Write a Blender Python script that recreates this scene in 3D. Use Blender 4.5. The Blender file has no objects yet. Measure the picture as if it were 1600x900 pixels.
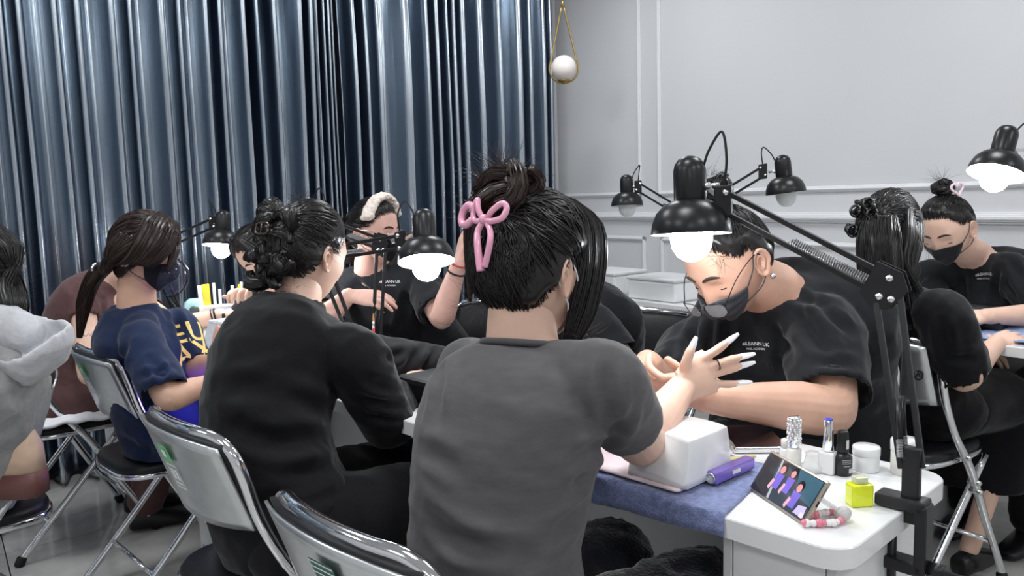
import bpy, bmesh, math, random
import numpy as np
from mathutils import Vector, Matrix, noise, Quaternion
from mathutils.bvhtree import BVHTree

# ------------------------------------------------------------------ camera
scene = bpy.context.scene
COL = scene.collection
F_PX, PITCH, ROLL, YAW, CAM_H = 1250.0, math.radians(6.5), math.radians(1.6), math.radians(36.0), 1.25
_fw = np.array([math.sin(YAW) * math.cos(PITCH), math.cos(YAW) * math.cos(PITCH), -math.sin(PITCH)])
_rt = np.array([math.cos(YAW), -math.sin(YAW), 0.0])
_up = np.cross(_rt, _fw)
CR = math.cos(ROLL) * _rt - math.sin(ROLL) * _up
CU = math.sin(ROLL) * _rt + math.cos(ROLL) * _up
CF = _fw
CP = np.array([0, 0, CAM_H])
cam_d = bpy.data.cameras.new('camera')
cam_d.sensor_width = 36.0
cam_d.lens = F_PX / 1600 * 36.0
cam_d.clip_start = 0.02
cam = bpy.data.objects.new('camera', cam_d)
COL.objects.link(cam)
cam.matrix_world = Matrix(((CR[0], CU[0], -CF[0], 0), (CR[1], CU[1], -CF[1], 0), (CR[2], CU[2], -CF[2], CAM_H), (0, 0, 0, 1)))
scene.camera = cam

def ray(px, py):
    return CR * ((px - 800) / F_PX) - CU * ((py - 450) / F_PX) + CF
def at(px, py, dep):                       # point seen at a pixel, at a camera depth
    return CP + ray(px, py) * dep
def atz(px, py, z):                        # point seen at a pixel, on a level plane
    d = ray(px, py); return CP + d * ((z - CAM_H) / d[2])
def onwall(px, py, ax, val):               # point seen at a pixel, on a wall plane
    d = ray(px, py); return CP + d * ((val - CP[ax]) / d[ax])
def cdir(r, f, u):                         # direction given as right / away / up of the camera heading (level)
    h = np.array([math.sin(YAW), math.cos(YAW), 0]); v = _rt * r + h * f + np.array([0, 0, u])
    return v / np.linalg.norm(v)

# ------------------------------------------------------------------ light
vs = scene.view_settings
vs.view_transform = 'Standard'; vs.look = 'None'; vs.gamma = 1.0; vs.use_curve_mapping = False
vs.exposure = 0.0
world = bpy.data.worlds.new('world'); scene.world = world
world.use_nodes = True
world.node_tree.nodes['Background'].inputs[0].default_value = (0.75, 0.82, 0.95, 1)
world.node_tree.nodes['Background'].inputs[1].default_value = 0.05
CEIL = 2.9
CEIL_LIGHTS = [(-1.6, -1.4), (0.5, -1.4), (2.4, -1.4), (-1.6, 1.0), (0.5, 1.0), (2.4, 1.0), (-1.6, 3.0), (0.5, 3.0), (2.4, 3.0)]
CEIL_POWER = 17.0
for _x, _y in CEIL_LIGHTS:
    ld = bpy.data.lights.new('ceiling_panel_light', 'AREA'); ld.shape = 'RECTANGLE'; ld.size = 0.56; ld.size_y = 0.56
    ld.energy = CEIL_POWER; ld.color = (0.95, 0.98, 1.0)
    lo = bpy.data.objects.new('ceiling_panel_light', ld); COL.objects.link(lo); lo.location = (_x, _y, CEIL - 0.035)

# ------------------------------------------------------------------ materials
MATS = {}
def mat(name, col, rough=0.5, metal=0.0, spec=0.5, var=0.06, vscale=40.0, bump=0.0, bscale=200.0, emit=None, estr=0.0,
        alpha=1.0, trans=0.0, sheen=0.0, coat=0.0, stretch=(1, 1, 1), sss=0.0, ior=1.45, aniso=0.0, distort=0.0, col2=None):
    if name in MATS: return MATS[name]
    m = bpy.data.materials.new(name); m.use_nodes = True; MATS[name] = m
    nt = m.node_tree; b = nt.nodes['Principled BSDF']
    N = nt.nodes.new; L = nt.links.new
    tc = N('ShaderNodeTexCoord'); mp = N('ShaderNodeMapping'); mp.inputs['Scale'].default_value = stretch
    L(tc.outputs['Object'], mp.inputs['Vector'])
    n1 = N('ShaderNodeTexNoise'); n1.inputs['Scale'].default_value = vscale; n1.inputs['Detail'].default_value = 4
    n1.inputs['Distortion'].default_value = distort
    L(mp.outputs[0], n1.inputs['Vector'])
    r = N('ShaderNodeValToRGB')
    c = np.array(col[:3], float)
    lo = np.clip(c * (1 - var), 0, 1) if col2 is None else np.array(col2)
    hi = np.clip(c * (1 + var), 0, 1)
    r.color_ramp.elements[0].position = 0.3; r.color_ramp.elements[1].position = 0.7
    r.color_ramp.elements[0].color = (*lo, 1); r.color_ramp.elements[1].color = (*hi, 1)
    L(n1.outputs['Fac'], r.inputs['Fac']); L(r.outputs['Color'], b.inputs['Base Color'])
    b.inputs['Roughness'].default_value = rough; b.inputs['Metallic'].default_value = metal
    b.inputs['Specular IOR Level'].default_value = spec; b.inputs['IOR'].default_value = ior
    if bump:
        n2 = N('ShaderNodeTexNoise'); n2.inputs['Scale'].default_value = bscale; n2.inputs['Detail'].default_value = 3
        L(mp.outputs[0], n2.inputs['Vector'])
        bp = N('ShaderNodeBump'); bp.inputs['Strength'].default_value = min(1, bump); bp.inputs['Distance'].default_value = 0.003
        L(n2.outputs['Fac'], bp.inputs['Height']); L(bp.outputs['Normal'], b.inputs['Normal'])
    if emit is not None:
        b.inputs['Emission Color'].default_value = (*emit, 1); b.inputs['Emission Strength'].default_value = estr
    b.inputs['Alpha'].default_value = alpha; b.inputs['Transmission Weight'].default_value = trans
    if sheen: b.inputs['Sheen Weight'].default_value = sheen; b.inputs['Sheen Roughness'].default_value = 0.4
    if coat: b.inputs['Coat Weight'].default_value = coat; b.inputs['Coat Roughness'].default_value = 0.08
    if sss:
        b.inputs['Subsurface Weight'].default_value = sss; b.inputs['Subsurface Radius'].default_value = (1, 0.35, 0.2)
        b.inputs['Subsurface Scale'].default_value = 0.006
    if aniso: b.inputs['Anisotropic'].default_value = aniso
    return m

def sr(r, g, b):                            # sRGB 0-255 to linear
    f = lambda v: (v / 255 / 12.92) if v / 255 <= 0.04045 else ((v / 255 + 0.055) / 1.055) ** 2.4
    return (f(r), f(g), f(b))

M_wall = mat('wall_paint', sr(215, 215, 217), rough=0.6, var=0.01, vscale=3, bump=0.05, bscale=60)
M_trim = mat('trim_paint', sr(228, 228, 230), rough=0.45, var=0.01, vscale=5)
M_ceil = mat('ceiling_paint', sr(225, 225, 225), rough=0.8, var=0.01)
M_tile = mat('porcelain_tile', sr(196, 194, 190), rough=0.12, var=0.0, vscale=2.2, distort=2.5, col2=sr(168, 167, 165), coat=0.3)
M_grout = mat('grout', sr(95, 94, 92), rough=0.9)
M_skirt = mat('skirting', sr(205, 204, 200), rough=0.4)
M_white = mat('white_laminate', sr(232, 232, 233), rough=0.18, var=0.01, coat=0.4)
M_whiteside = mat('white_edge', sr(214, 214, 215), rough=0.35, var=0.02)
M_chrome = mat('chrome', (0.82, 0.83, 0.85), rough=0.09, metal=1.0, var=0.02, vscale=12)
M_plate = mat('brushed_steel', (0.66, 0.68, 0.69), rough=0.3, metal=0.9, var=0.05, vscale=30)
M_vinyl = mat('black_vinyl', sr(22, 22, 26), rough=0.4, var=0.15, bump=0.15, bscale=400)
M_rubber = mat('black_rubber', sr(18, 18, 18), rough=0.7)
M_blackm = mat('black_lacquer', sr(20, 21, 24), rough=0.32, var=0.1)
M_blackbar = mat('black_powder_coat', sr(26, 26, 28), rough=0.38, var=0.1)
M_zinc = mat('zinc_screw', (0.75, 0.75, 0.74), rough=0.25, metal=1.0)
M_spring = mat('spring_steel', (0.35, 0.35, 0.36), rough=0.3, metal=1.0)
M_inner = mat('shade_inside_white', sr(240, 240, 238), rough=0.4)
M_bulb_on = mat('lit_bulb', (1, 1, 1), rough=0.3, emit=(0.93, 0.97, 1.0), estr=55.0)
M_bulb_off = mat('unlit_bulb', sr(225, 228, 228), rough=0.12, var=0.01, coat=0.3)
M_brass = mat('brushed_brass', sr(176, 150, 98), rough=0.3, metal=0.9)
M_globe = mat('opal_globe', sr(238, 228, 222), rough=0.2, coat=0.3, var=0.01)
M_skin = mat('skin_light', sr(224, 186, 166), rough=0.5, var=0.05, vscale=25, bump=0.06, bscale=500, sss=0.15)
M_skin2 = mat('skin_warm', sr(214, 170, 148), rough=0.48, var=0.06, vscale=25, bump=0.06, bscale=500, sss=0.15)
M_skin3 = mat('skin_pink', sr(222, 178, 164), rough=0.45, var=0.07, vscale=30, bump=0.06, bscale=500, sss=0.15)
M_hair = mat('black_hair', sr(24, 20, 20), rough=0.34, var=0.35, vscale=60, spec=0.6)
M_hairb = mat('dark_brown_hair', sr(46, 32, 27), rough=0.36, var=0.4, vscale=60, spec=0.55)
M_brow = mat('eyebrow_hair', sr(50, 38, 34), rough=0.7)
M_lash = mat('eyelash', sr(20, 16, 16), rough=0.6)

# ------------------------------------------------------------------ mesh builder
BASE = {}
def nrm(v):
    v = np.asarray(v, float); return v / max(1e-9, np.linalg.norm(v))
def catmull(P, n):
    P = np.asarray(P, float); k = len(P)
    if k == 2: return P[0] + (P[1] - P[0]) * np.linspace(0, 1, n)[:, None]
    Q = np.vstack([2 * P[0] - P[1], P, 2 * P[-1] - P[-2]])
    out = []
    for s in np.linspace(0, k - 1, n):
        i = min(int(s), k - 2); t = s - i; a, b, c, d = Q[i:i + 4]
        out.append(0.5 * (2 * b + (c - a) * t + (2 * a - 5 * b + 4 * c - d) * t * t + (3 * b - a - 3 * c + d) * t ** 3))
    return np.array(out)
def frames(path, ref=None):
    path = np.asarray(path, float); T = np.gradient(path, axis=0)
    T /= np.maximum(1e-9, np.linalg.norm(T, axis=1))[:, None]
    if ref is None: ref = (0, 0, 1) if abs(T[0][2]) < 0.9 else (1, 0, 0)
    u = nrm(np.cross(T[0], ref)); U = []
    for t in T:
        u = nrm(u - t * np.dot(u, t)); U.append(u)
    U = np.array(U); return T, U, np.cross(T, U)

class MB:
    def __init__(self): self.v = []; self.f = []; self.m = []; self.n = 0
    def add(self, V, F, mi=0):
        V = np.asarray(V, float); o = self.n; self.v.append(V); self.n += len(V)
        self.f += [tuple(i + o for i in f) for f in F]; self.m += [mi] * len(F); return self
    def rings(self, R, cap=True, mi=0, loop=False):
        n = len(R[0]); V = np.vstack(R); F = []; k = len(R)
        for i in range(k - 1 + (1 if loop else 0)):
            a = i * n; b = ((i + 1) % k) * n
            for j in range(n): F.append((a + j, a + (j + 1) % n, b + (j + 1) % n, b + j))
        if cap and not loop: F.append(tuple(range(n - 1, -1, -1))); F.append(tuple((k - 1) * n + j for j in range(n)))
        return self.add(V, F, mi)
    def loft(self, rows, n=24, e=2.0, cap=True, mi=0):    # rows: (centre, axis_u*half, axis_v*half)
        a = np.linspace(0, 2 * math.pi, n, endpoint=False); c, s = np.cos(a), np.sin(a)
        c = np.sign(c) * np.abs(c) ** (2 / e); s = np.sign(s) * np.abs(s) ** (2 / e)
        return self.rings([np.asarray(C)[None] + c[:, None] * np.asarray(u)[None] + s[:, None] * np.asarray(w)[None] for C, u, w in rows], cap, mi)
    def tube(self, path, r, n=10, cap=True, mi=0, ref=None, flat=1.0, round_end=False):
        path = np.asarray(path, float); r = np.broadcast_to(np.asarray(r, float), (len(path),)).copy()
        if round_end:
            d0 = nrm(path[0] - path[1]); d1 = nrm(path[-1] - path[-2]); r0, r1 = r[0], r[-1]
            A = [path[0] + d0 * r0 * math.sin(x) for x in (1.35, 0.9, 0.45)]; B = [path[-1] + d1 * r1 * math.sin(x) for x in (0.45, 0.9, 1.35)]
            r = np.concatenate([[r0 * math.cos(x) for x in (1.35, 0.9, 0.45)], r, [r1 * math.cos(x) for x in (0.45, 0.9, 1.35)]])
            path = np.vstack([A, path, B])
        T, U, W = frames(path, ref)
        return self.loft([(p, u * q, w * q * flat) for p, u, w, q in zip(path, U, W, r)], n, 2.0, cap, mi)
    def box(self, c, size, ax=None, mi=0):
        ax = np.eye(3) if ax is None else np.asarray(ax); h = np.asarray(size) / 2
        V = [np.asarray(c) + ax[0] * h[0] * i + ax[1] * h[1] * j + ax[2] * h[2] * k for i in (-1, 1) for j in (-1, 1) for k in (-1, 1)]
        return self.add(V, [(0, 1, 3, 2), (4, 6, 7, 5), (0, 4, 5, 1), (2, 3, 7, 6), (0, 2, 6, 4), (1, 5, 7, 3)], mi)
    def bar(self, a, b, w, h, ref=(0, 0, 1), mi=0):
        a = np.asarray(a, float); b = np.asarray(b, float); t = nrm(b - a); u = nrm(np.cross(t, ref)); v = np.cross(u, t)
        return self.box((a + b) / 2, (np.linalg.norm(b - a), w, h), (t, u, v), mi)
    def lathe(self, prof, o=(0, 0, 0), ax=(0, 0, 1), n=24, mi=0, cap=True):
        ax = nrm(ax); u = nrm(np.cross(ax, (0.3, 0.9, 0.2) if abs(ax[2]) > 0.8 else (0, 0, 1))); w = np.cross(ax, u)
        return self.loft([(np.asarray(o) + ax * z, u * max(r, 1e-4), w * max(r, 1e-4)) for r, z in prof], n, 2.0, cap, mi)
    def ball(self, c, r, ax=None, nu=20, nv=12, mi=0):
        r = np.broadcast_to(np.asarray(r, float), (3,)); ax = np.eye(3) if ax is None else np.asarray(ax)
        th = np.linspace(-math.pi / 2 + 0.02, math.pi / 2 - 0.02, nv)
        return self.loft([(np.asarray(c) + ax[2] * r[2] * math.sin(t), ax[0] * r[0] * math.cos(t), ax[1] * r[1] * math.cos(t)) for t in th], nu, 2.0, True, mi)
    def arrays(self): return np.vstack(self.v), self.f
    def build(self, name, mats, parent=None, smooth=True, bevel=0.0, seg=2, sub=0):
        V, F = self.arrays(); return mesh_obj(name, V, F, mats, parent, smooth, self.m, bevel, seg, sub)

def mesh_obj(name, V, F, mats, parent=None, smooth=True, mi=None, bevel=0.0, seg=2, sub=0, angle=None):
    base = BASE.get(parent.name, np.zeros(3)) if parent is not None else np.zeros(3)
    me = bpy.data.meshes.new(name)
    me.from_pydata((np.asarray(V) - base).tolist(), [], F if isinstance(F, list) else F.tolist())
    if not isinstance(mats, (list, tuple)): mats = [mats]
    for m in mats: me.materials.append(m)
    if mi is not None and len(mats) > 1: me.polygons.foreach_set('material_index', np.asarray(mi, dtype=np.int32))
    if smooth: me.polygons.foreach_set('use_smooth', np.ones(len(me.polygons), dtype=bool))
    me.validate(); me.update()
    o = bpy.data.objects.new(name, me); COL.objects.link(o)
    if parent is not None: o.parent = parent; BASE[o.name] = base
    if bevel:
        b = o.modifiers.new('bevel', 'BEVEL'); b.width = bevel; b.segments = seg; b.limit_method = 'ANGLE'; b.angle_limit = math.radians(40)
        b.harden_normals = False
    if sub:
        s = o.modifiers.new('sub', 'SUBSURF'); s.levels = sub; s.render_levels = sub
    if smooth and angle is not None:
        try: me.set_sharp_from_angle(angle=math.radians(angle))
        except Exception: pass
    return o

def thing(name, label, cat, loc=(0, 0, 0), group=None):
    o = bpy.data.objects.new(name, None); COL.objects.link(o); o.empty_display_size = 0.05
    o.location = loc; BASE[o.name] = np.array(loc, float); o['label'] = label; o['category'] = cat
    if group: o['group'] = group
    return o
def tag(o, label=None, cat=None, group=None, kind=None):
    if label: o['label'] = label
    if cat: o['category'] = cat
    if group: o['group'] = group
    if kind: o['kind'] = kind
    return o
def copy_tree(o, parent=None):
    c = o.copy(); COL.objects.link(c)
    if parent is not None: c.parent = parent
    for ch in list(o.children): copy_tree(ch, c)
    return c
def boxobj(name, lo, hi, m, parent=None, bevel=0.0):
    lo = np.array(lo); hi = np.array(hi)
    return MB().box((lo + hi) / 2, hi - lo).build(name, m, parent, smooth=False, bevel=bevel)

def remesh(V, F, voxel, smooth=4, dec=None):
    me = bpy.data.meshes.new('tmp'); me.from_pydata(np.asarray(V).tolist(), [], F); me.update()
    o = bpy.data.objects.new('tmp', me); COL.objects.link(o)
    r = o.modifiers.new('r', 'REMESH'); r.mode = 'VOXEL'; r.voxel_size = voxel
    if smooth:
        s = o.modifiers.new('s', 'SMOOTH'); s.factor = 0.5; s.iterations = smooth
    if dec:
        d = o.modifiers.new('d', 'DECIMATE'); d.ratio = dec
    dg = bpy.context.evaluated_depsgraph_get()
    m2 = bpy.data.meshes.new_from_object(o.evaluated_get(dg))
    n = len(m2.vertices); co = np.empty(n * 3); m2.vertices.foreach_get('co', co); co = co.reshape(-1, 3)
    no = np.empty(n * 3); m2.vertices.foreach_get('normal', no); no = no.reshape(-1, 3)
    F2 = [tuple(p.vertices) for p in m2.polygons]
    bpy.data.objects.remove(o); bpy.data.meshes.remove(me); bpy.data.meshes.remove(m2)
    return co, F2, no
# ------------------------------------------------------------------ room shell
WX, WY, LX, FY = 3.5, 4.36, -3.2, -3.0
floor = tag(boxobj('floor', (LX, FY, -0.12), (WX, WY, -0.012), M_grout), kind='structure')
TS = 0.8
tile_me = None
for i in range(-5, 6):
    for j in range(-5, 7):
        x0, y0 = i * TS + 0.13, j * TS + 0.19
        xa, xb, ya, yb = max(x0, LX), min(x0 + TS - 0.004, WX), max(y0, FY), min(y0 + TS - 0.004, WY)
        if xb - xa < 0.05 or yb - ya < 0.05: continue
        full = (xb - xa > TS - 0.01) and (yb - ya > TS - 0.01)
        if full and tile_me is not None:
            t = bpy.data.objects.new('floor_tile', tile_me); COL.objects.link(t); t.parent = floor
        else:
            t = MB().box((0, 0, -0.006), (xb - xa, yb - ya, 0.012)).build('floor_tile', M_tile, floor, smooth=False, bevel=0.001, seg=1)
            if full: tile_me = t.data
        t.location = ((xa + xb) / 2, (ya + yb) / 2, 0)
tag(boxobj('wall_right', (WX, FY, 0), (WX + 0.1, WY + 0.1, CEIL), M_wall), kind='structure')
tag(boxobj('wall_back', (LX, WY, 0), (WX, WY + 0.1, CEIL), M_wall), kind='structure')
tag(boxobj('wall_left', (LX - 0.1, FY, 0), (LX, WY, CEIL), M_wall), kind='structure')
tag(boxobj('wall_front', (LX, FY - 0.1, 0), (WX, FY, CEIL), M_wall), kind='structure')
tag(boxobj('ceiling', (LX - 0.1, FY - 0.1, CEIL), (WX + 0.1, WY + 0.1, CEIL + 0.1), M_ceil), kind='structure')
tag(boxobj('baseboard_right', (WX - 0.015, FY, 0), (WX, WY, 0.10), M_skirt, bevel=0.004), kind='structure')
tag(boxobj('baseboard_back', (LX, WY - 0.015, 0), (WX, WY, 0.10), M_skirt, bevel=0.004), kind='structure')
M_panel = mat('led_panel_diffuser', (1, 1, 1), emit=(0.95, 0.98, 1.0), estr=3.0)
for (x, y) in CEIL_LIGHTS:
    t = thing('ceiling_light', 'square LED ceiling panel, %s row, %s' % ({-1.4: 'behind the camera', 1.0: 'middle', 3.0: 'curtain-side'}[y], {-1.6: 'left', 0.5: 'centre', 2.4: 'panelled-wall side'}[x]), 'ceiling light', (x, y, CEIL - 0.03), 'ceiling LED panels')
    MB().box((x, y, CEIL - 0.005), (0.6, 0.6, 0.01)).build('diffuser', M_panel, t, smooth=False)
    f = MB()
    for dx, dy, sx, sy in ((0, 0.31, 0.64, 0.02), (0, -0.31, 0.64, 0.02), (0.31, 0, 0.02, 0.6), (-0.31, 0, 0.02, 0.6)):
        f.box((x + dx, y + dy, CEIL - 0.012), (sx, sy, 0.024))
    f.build('frame', M_trim, t, smooth=False)

_trim = [0]
def moulding(a, b, w=0.03, d=0.016):
    """picture-frame moulding strip on the right wall between two (y, z) points"""
    _trim[0] += 1
    (ya, za), (yb, zb) = a, b
    m = MB(); vert = abs(zb - za) > abs(yb - ya)
    for k, (ww, dd) in enumerate(((w, d * 0.45), (w * 0.62, d * 0.8), (w * 0.3, d))):
        if vert: m.box((WX - dd / 2, ya, (za + zb) / 2), (dd, ww, abs(zb - za) + ww))
        else: m.box((WX - dd / 2, (ya + yb) / 2, za), (dd, abs(yb - ya) + ww, ww))
    return tag(m.build('trim_%d' % _trim[0], M_trim, smooth=False, bevel=0.003), kind='structure')
def frame_panel(y0, y1, z0, z1):
    moulding((y0, z0), (y1, z0)); moulding((y0, z1), (y1, z1)); moulding((y0, z0), (y0, z1)); moulding((y1, z0), (y1, z1))
moulding((FY, 1.11), (WY, 1.11), 0.05, 0.03)
frame_panel(3.47, 4.26, 1.245, 2.65)
frame_panel(0.2, 3.31, 1.245, 2.65)
frame_panel(-2.6, 0.04, 1.245, 2.65)
frame_panel(3.44, 4.26, 0.22, 0.975)
frame_panel(1.75, 3.29, 0.22, 0.975)
frame_panel(0.1, 1.6, 0.22, 0.975)

# ------------------------------------------------------------------ curtains
def curtain_material():
    m = bpy.data.materials.new('satin_curtain'); m.use_nodes = True
    nt = m.node_tree; N = nt.nodes.new; L = nt.links.new; nt.nodes.remove(nt.nodes['Principled BSDF'])
    tc = N('ShaderNodeTexCoord'); mp = N('ShaderNodeMapping'); mp.inputs['Scale'].default_value = (60, 60, 9)
    L(tc.outputs['Object'], mp.inputs['Vector'])
    n = N('ShaderNodeTexNoise'); n.inputs['Scale'].default_value = 3; n.inputs['Detail'].default_value = 5; n.inputs['Distortion'].default_value = 0.6
    L(mp.outputs[0], n.inputs['Vector'])
    bp = N('ShaderNodeBump'); bp.inputs['Strength'].default_value = 0.02; bp.inputs['Distance'].default_value = 0.004
    L(n.outputs['Fac'], bp.inputs['Height'])
    df = N('ShaderNodeBsdfDiffuse'); df.inputs['Color'].default_value = (*sr(10, 22, 46), 1)
    gl = N('ShaderNodeBsdfAnisotropic'); gl.inputs['Color'].default_value = (0.80, 0.88, 0.96, 1); gl.inputs['Roughness'].default_value = 0.22; gl.inputs['Anisotropy'].default_value = 0.0
    L(bp.outputs[0], gl.inputs['Normal']); L(bp.outputs[0], df.inputs['Normal'])
    mx = N('ShaderNodeMixShader'); mx.inputs[0].default_value = 0.56
    L(df.outputs[0], mx.inputs[1]); L(gl.outputs[0], mx.inputs[2]); L(mx.outputs[0], nt.nodes['Material Output'].inputs['Surface'])
    return m
M_curtain = curtain_material()
def curtain(name, label, ridges_px, amp, xa=None, xb=None, yc=4.17, seed=1, ztop=2.78):
    """pleated satin panel: one ridge at each listed place along the wall"""
    R = [onwall(p, 150, 1, yc)[0] for p in ridges_px]
    if xa is not None:
        x = R[0] - 0.115; pre = []
        while x > xa: pre.append(x); x -= 0.115 * (0.8 + 0.5 * random.Random(int(x * 1000)).random())
        R = pre[::-1] + R
    rr = random.Random(seed)
    xs, ys = [], []
    S = 14
    for i in range(len(R) - 1):
        w = R[i + 1] - R[i]
        a = amp * min(1.0, 0.35 + w / 0.11) * (0.8 + 0.4 * rr.random()); q = 0.42 + 0.16 * rr.random()
        for k in range(S):
            t = k / S
            tt = t / q * 0.5 if t < q else 0.5 + (t - q) / (1 - q) * 0.5
            c = 0.5 + 0.5 * math.cos(2 * math.pi * tt)
            xs.append(R[i] + w * t); ys.append(yc + 0.04 - a * (c ** 1.6))
    xs.append(R[-1]); ys.append(yc)
    if xb is not None: xs.append(xb); ys.append(yc + 0.02)
    xs = np.array(xs); ys = np.array(ys); n = len(xs); K = 26
    zs = np.linspace(0.02, ztop, K); V = []
    for k, z in enumerate(zs):
        g = 1.0 + 0.12 * math.sin(z * 1.7 + seed)
        dx = np.array([0.010 * noise.noise((x * 3.1, z * 0.8, seed)) for x in xs])
        dy = np.array([0.012 * noise.noise((x * 5.0, z * 1.1, seed + 9)) for x in xs])
        V.append(np.stack([xs + dx, yc + (ys - yc) * g + dy, np.full(n, z + (0.006 * math.sin(40 * z) if k == 0 else 0))], 1))
    V = np.vstack(V); Fc = []
    for k in range(K - 1):
        for i in range(n - 1): Fc.append((k * n + i, k * n + i + 1, (k + 1) * n + i + 1, (k + 1) * n + i))
    o = mesh_obj(name, V, Fc, M_curtain)
    s = o.modifiers.new('thickness', 'SOLIDIFY'); s.thickness = 0.004; s.offset = 1
    return tag(o, label, 'curtain', 'satin curtains')
curtain('curtain', 'dark navy satin curtain filling the left half of the back wall', [13, 37, 92, 126, 176, 207, 253, 284, 324, 343, 378, 398, 423, 461, 482, 494, 505, 514, 522], 0.15, xa=-3.1, seed=3, yc=4.15)
curtain('curtain', 'dark navy satin curtain hanging next to the white panelled wall', [517, 542, 560, 586, 622, 653, 672, 688, 703, 716, 738, 765, 798, 817, 839, 852], 0.15, seed=5, yc=4.19, xb=3.36)
rod = MB().tube([(-3.15, 4.22, 2.82), (3.45, 4.22, 2.82)], 0.014, 12)
tag(rod.build('curtain_rod', M_chrome), 'steel rod the navy curtains hang from', 'curtain rod')

# ------------------------------------------------------------------ pendant
pc = at(881, 107, 4.55)
t = thing('pendant_lamp', 'brass teardrop pendant with a white globe hanging near the panelled wall', 'lamp', tuple(pc))
hgt, rad = 0.44, 0.082
fr = CR * 1.0; fr = nrm([fr[0], fr[1], 0])
loop = []
for a in np.linspace(-0.5 * math.pi - 1.95, -0.5 * math.pi + 1.95, 40):
    loop.append(pc + fr * rad * math.cos(a) + np.array([0, 0, rad * math.sin(a)]))
top = pc + np.array([0, 0, hgt - 0.09])
MB().tube(np.vstack([[top + fr * -0.004], catmull([top + fr * -0.004, loop[0]], 10)[1:-1], loop, catmull([loop[-1], top + fr * 0.004], 10)[1:]]), 0.0055, 8).build('teardrop_frame', M_brass, t)
MB().ball(pc + np.array([0, 0, 0.002]), 0.072, nu=32, nv=20).build('globe', M_globe, t)
MB().lathe([(0.0, -0.084), (0.012, -0.084), (0.012, -0.074), (0.034, -0.072), (0.036, -0.066), (0.0, -0.066)], pc, n=20).build('globe_holder', M_brass, t)
MB().lathe([(0.004, -0.012), (0.009, -0.008), (0.009, 0.014), (0.004, 0.03)], top, n=12).build('ferrule', M_brass, t)
MB().tube([top + (0, 0, 0.02), (top[0], top[1], CEIL - 0.01)], 0.0025, 6).build('cord', M_rubber, t)
MB().lathe([(0.05, 0), (0.05, 0.02), (0.02, 0.025)], (top[0], top[1], CEIL - 0.026), n=20).build('ceiling_rose', M_brass, t)

# ------------------------------------------------------------------ tables
TO = np.array([0.978, 0.584, 0.0]); E1 = nrm([-0.135, 0.991, 0]); E2 = nrm([0.991, 0.135, 0])
def tp(s, t, z=0.75): return TO + E1 * s + E2 * t + np.array([0, 0, z])
def rounded_slab(pts_fn, s0, s1, t0, t1, z0, z1, rad, corners):
    """slab outline in table coordinates; rounded where named"""
    out = []
    for (cs, ct, a0), r in zip(((s1, t1, 0), (s0, t1, 90), (s0, t0, 180), (s1, t0, 270)), corners):
        ss = 1 if cs == s1 else -1; st = 1 if ct == t1 else -1
        r = max(r, 0.002)
        for k in range(7):
            a = math.radians(a0 + 90 * k / 6)
            out.append((cs - ss * r + r * math.cos(a), ct - st * r + r * math.sin(a)))
    rings = []
    for z, ins in ((z0, 0.0), (z0 + 0.001, 0), (z1 - 0.002, 0.0), (z1, 0.0015)):
        cs, ct = (s0 + s1) / 2, (t0 + t1) / 2
        rings.append(np.array([pts_fn(s + (ins if s < cs else -ins), t + (ins if t < ct else -ins), z) for s, t in out]))
    return MB().rings(rings)
def nail_table(fn, s0, s1, w, label, ped, end_round=0.0, group=None):
    base = fn((s0 + s1) / 2, w / 2, 0)
    t = thing('nail_table', label, 'table', tuple(base), group)
    o = rounded_slab(fn, s0, s1, 0, w, 0.718, 0.75, 0.05, (0.004, end_round, end_round, 0.004)).build('tabletop', M_white, t)
    o.data.set_sharp_from_angle(angle=math.radians(35))
    def slab(name, a, b, c, d, z0, z1, m=M_whiteside):
        V = [fn(s, q, z) for s in (a, b) for q in (c, d) for z in (z0, z1)]
        return MB().add(V, [(0, 1, 3, 2), (4, 6, 7, 5), (0, 4, 5, 1), (2, 3, 7, 6), (0, 2, 6, 4), (1, 5, 7, 3)]).build(name, m, t, smooth=False, bevel=0.0015, seg=1)
    slab('modesty_panel', s0 + 0.03, s1 - 0.03, w - 0.06, w - 0.044, 0.25, 0.718)
    for a, b in ped:
        slab('side_panel', a, a + 0.016, 0.03, w - 0.03, 0.0, 0.718)
        slab('side_panel', b - 0.016, b, 0.03, w - 0.03, 0.0, 0.718)
        slab('pedestal_back', a + 0.016, b - 0.016, w - 0.05, w - 0.034, 0.02, 0.718)
        for k in range(4):
            z0 = 0.05 + k * 0.167
            d = slab('drawer_front', a + 0.018, b - 0.018, 0.03, 0.046, z0, z0 + 0.163, M_white)
    return t
nail_table(tp, 0.0, 1.18, 0.42, 'white laminate nail table nearest the camera with a rounded end', [(0.025, 0.21)], 0.045, 'white nail tables')
nail_table(tp, 1.185, 2.36, 0.42, 'white laminate nail table in front of the black-jumper client', [(2.10, 2.33)], 0.0, 'white nail tables')
nail_table(tp, 2.365, 3.35, 0.42, 'white laminate nail table at the curtain end of the front row', [(3.10, 3.32)], 0.03, 'white nail tables')
def tq(s, t, z=0.75): return np.array([2.66 + t, 0.45 + s, z])
nail_table(tq, 0.0, 1.2, 0.42, 'white nail table of the back row in front of the bowed technician', [(0.9, 1.17)], 0.03, 'white nail tables')
nail_table(tq, 1.205, 2.4, 0.42, 'white nail table of the back row with white storage boxes', [(1.23, 1.5)], 0.0, 'white nail tables')

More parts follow.
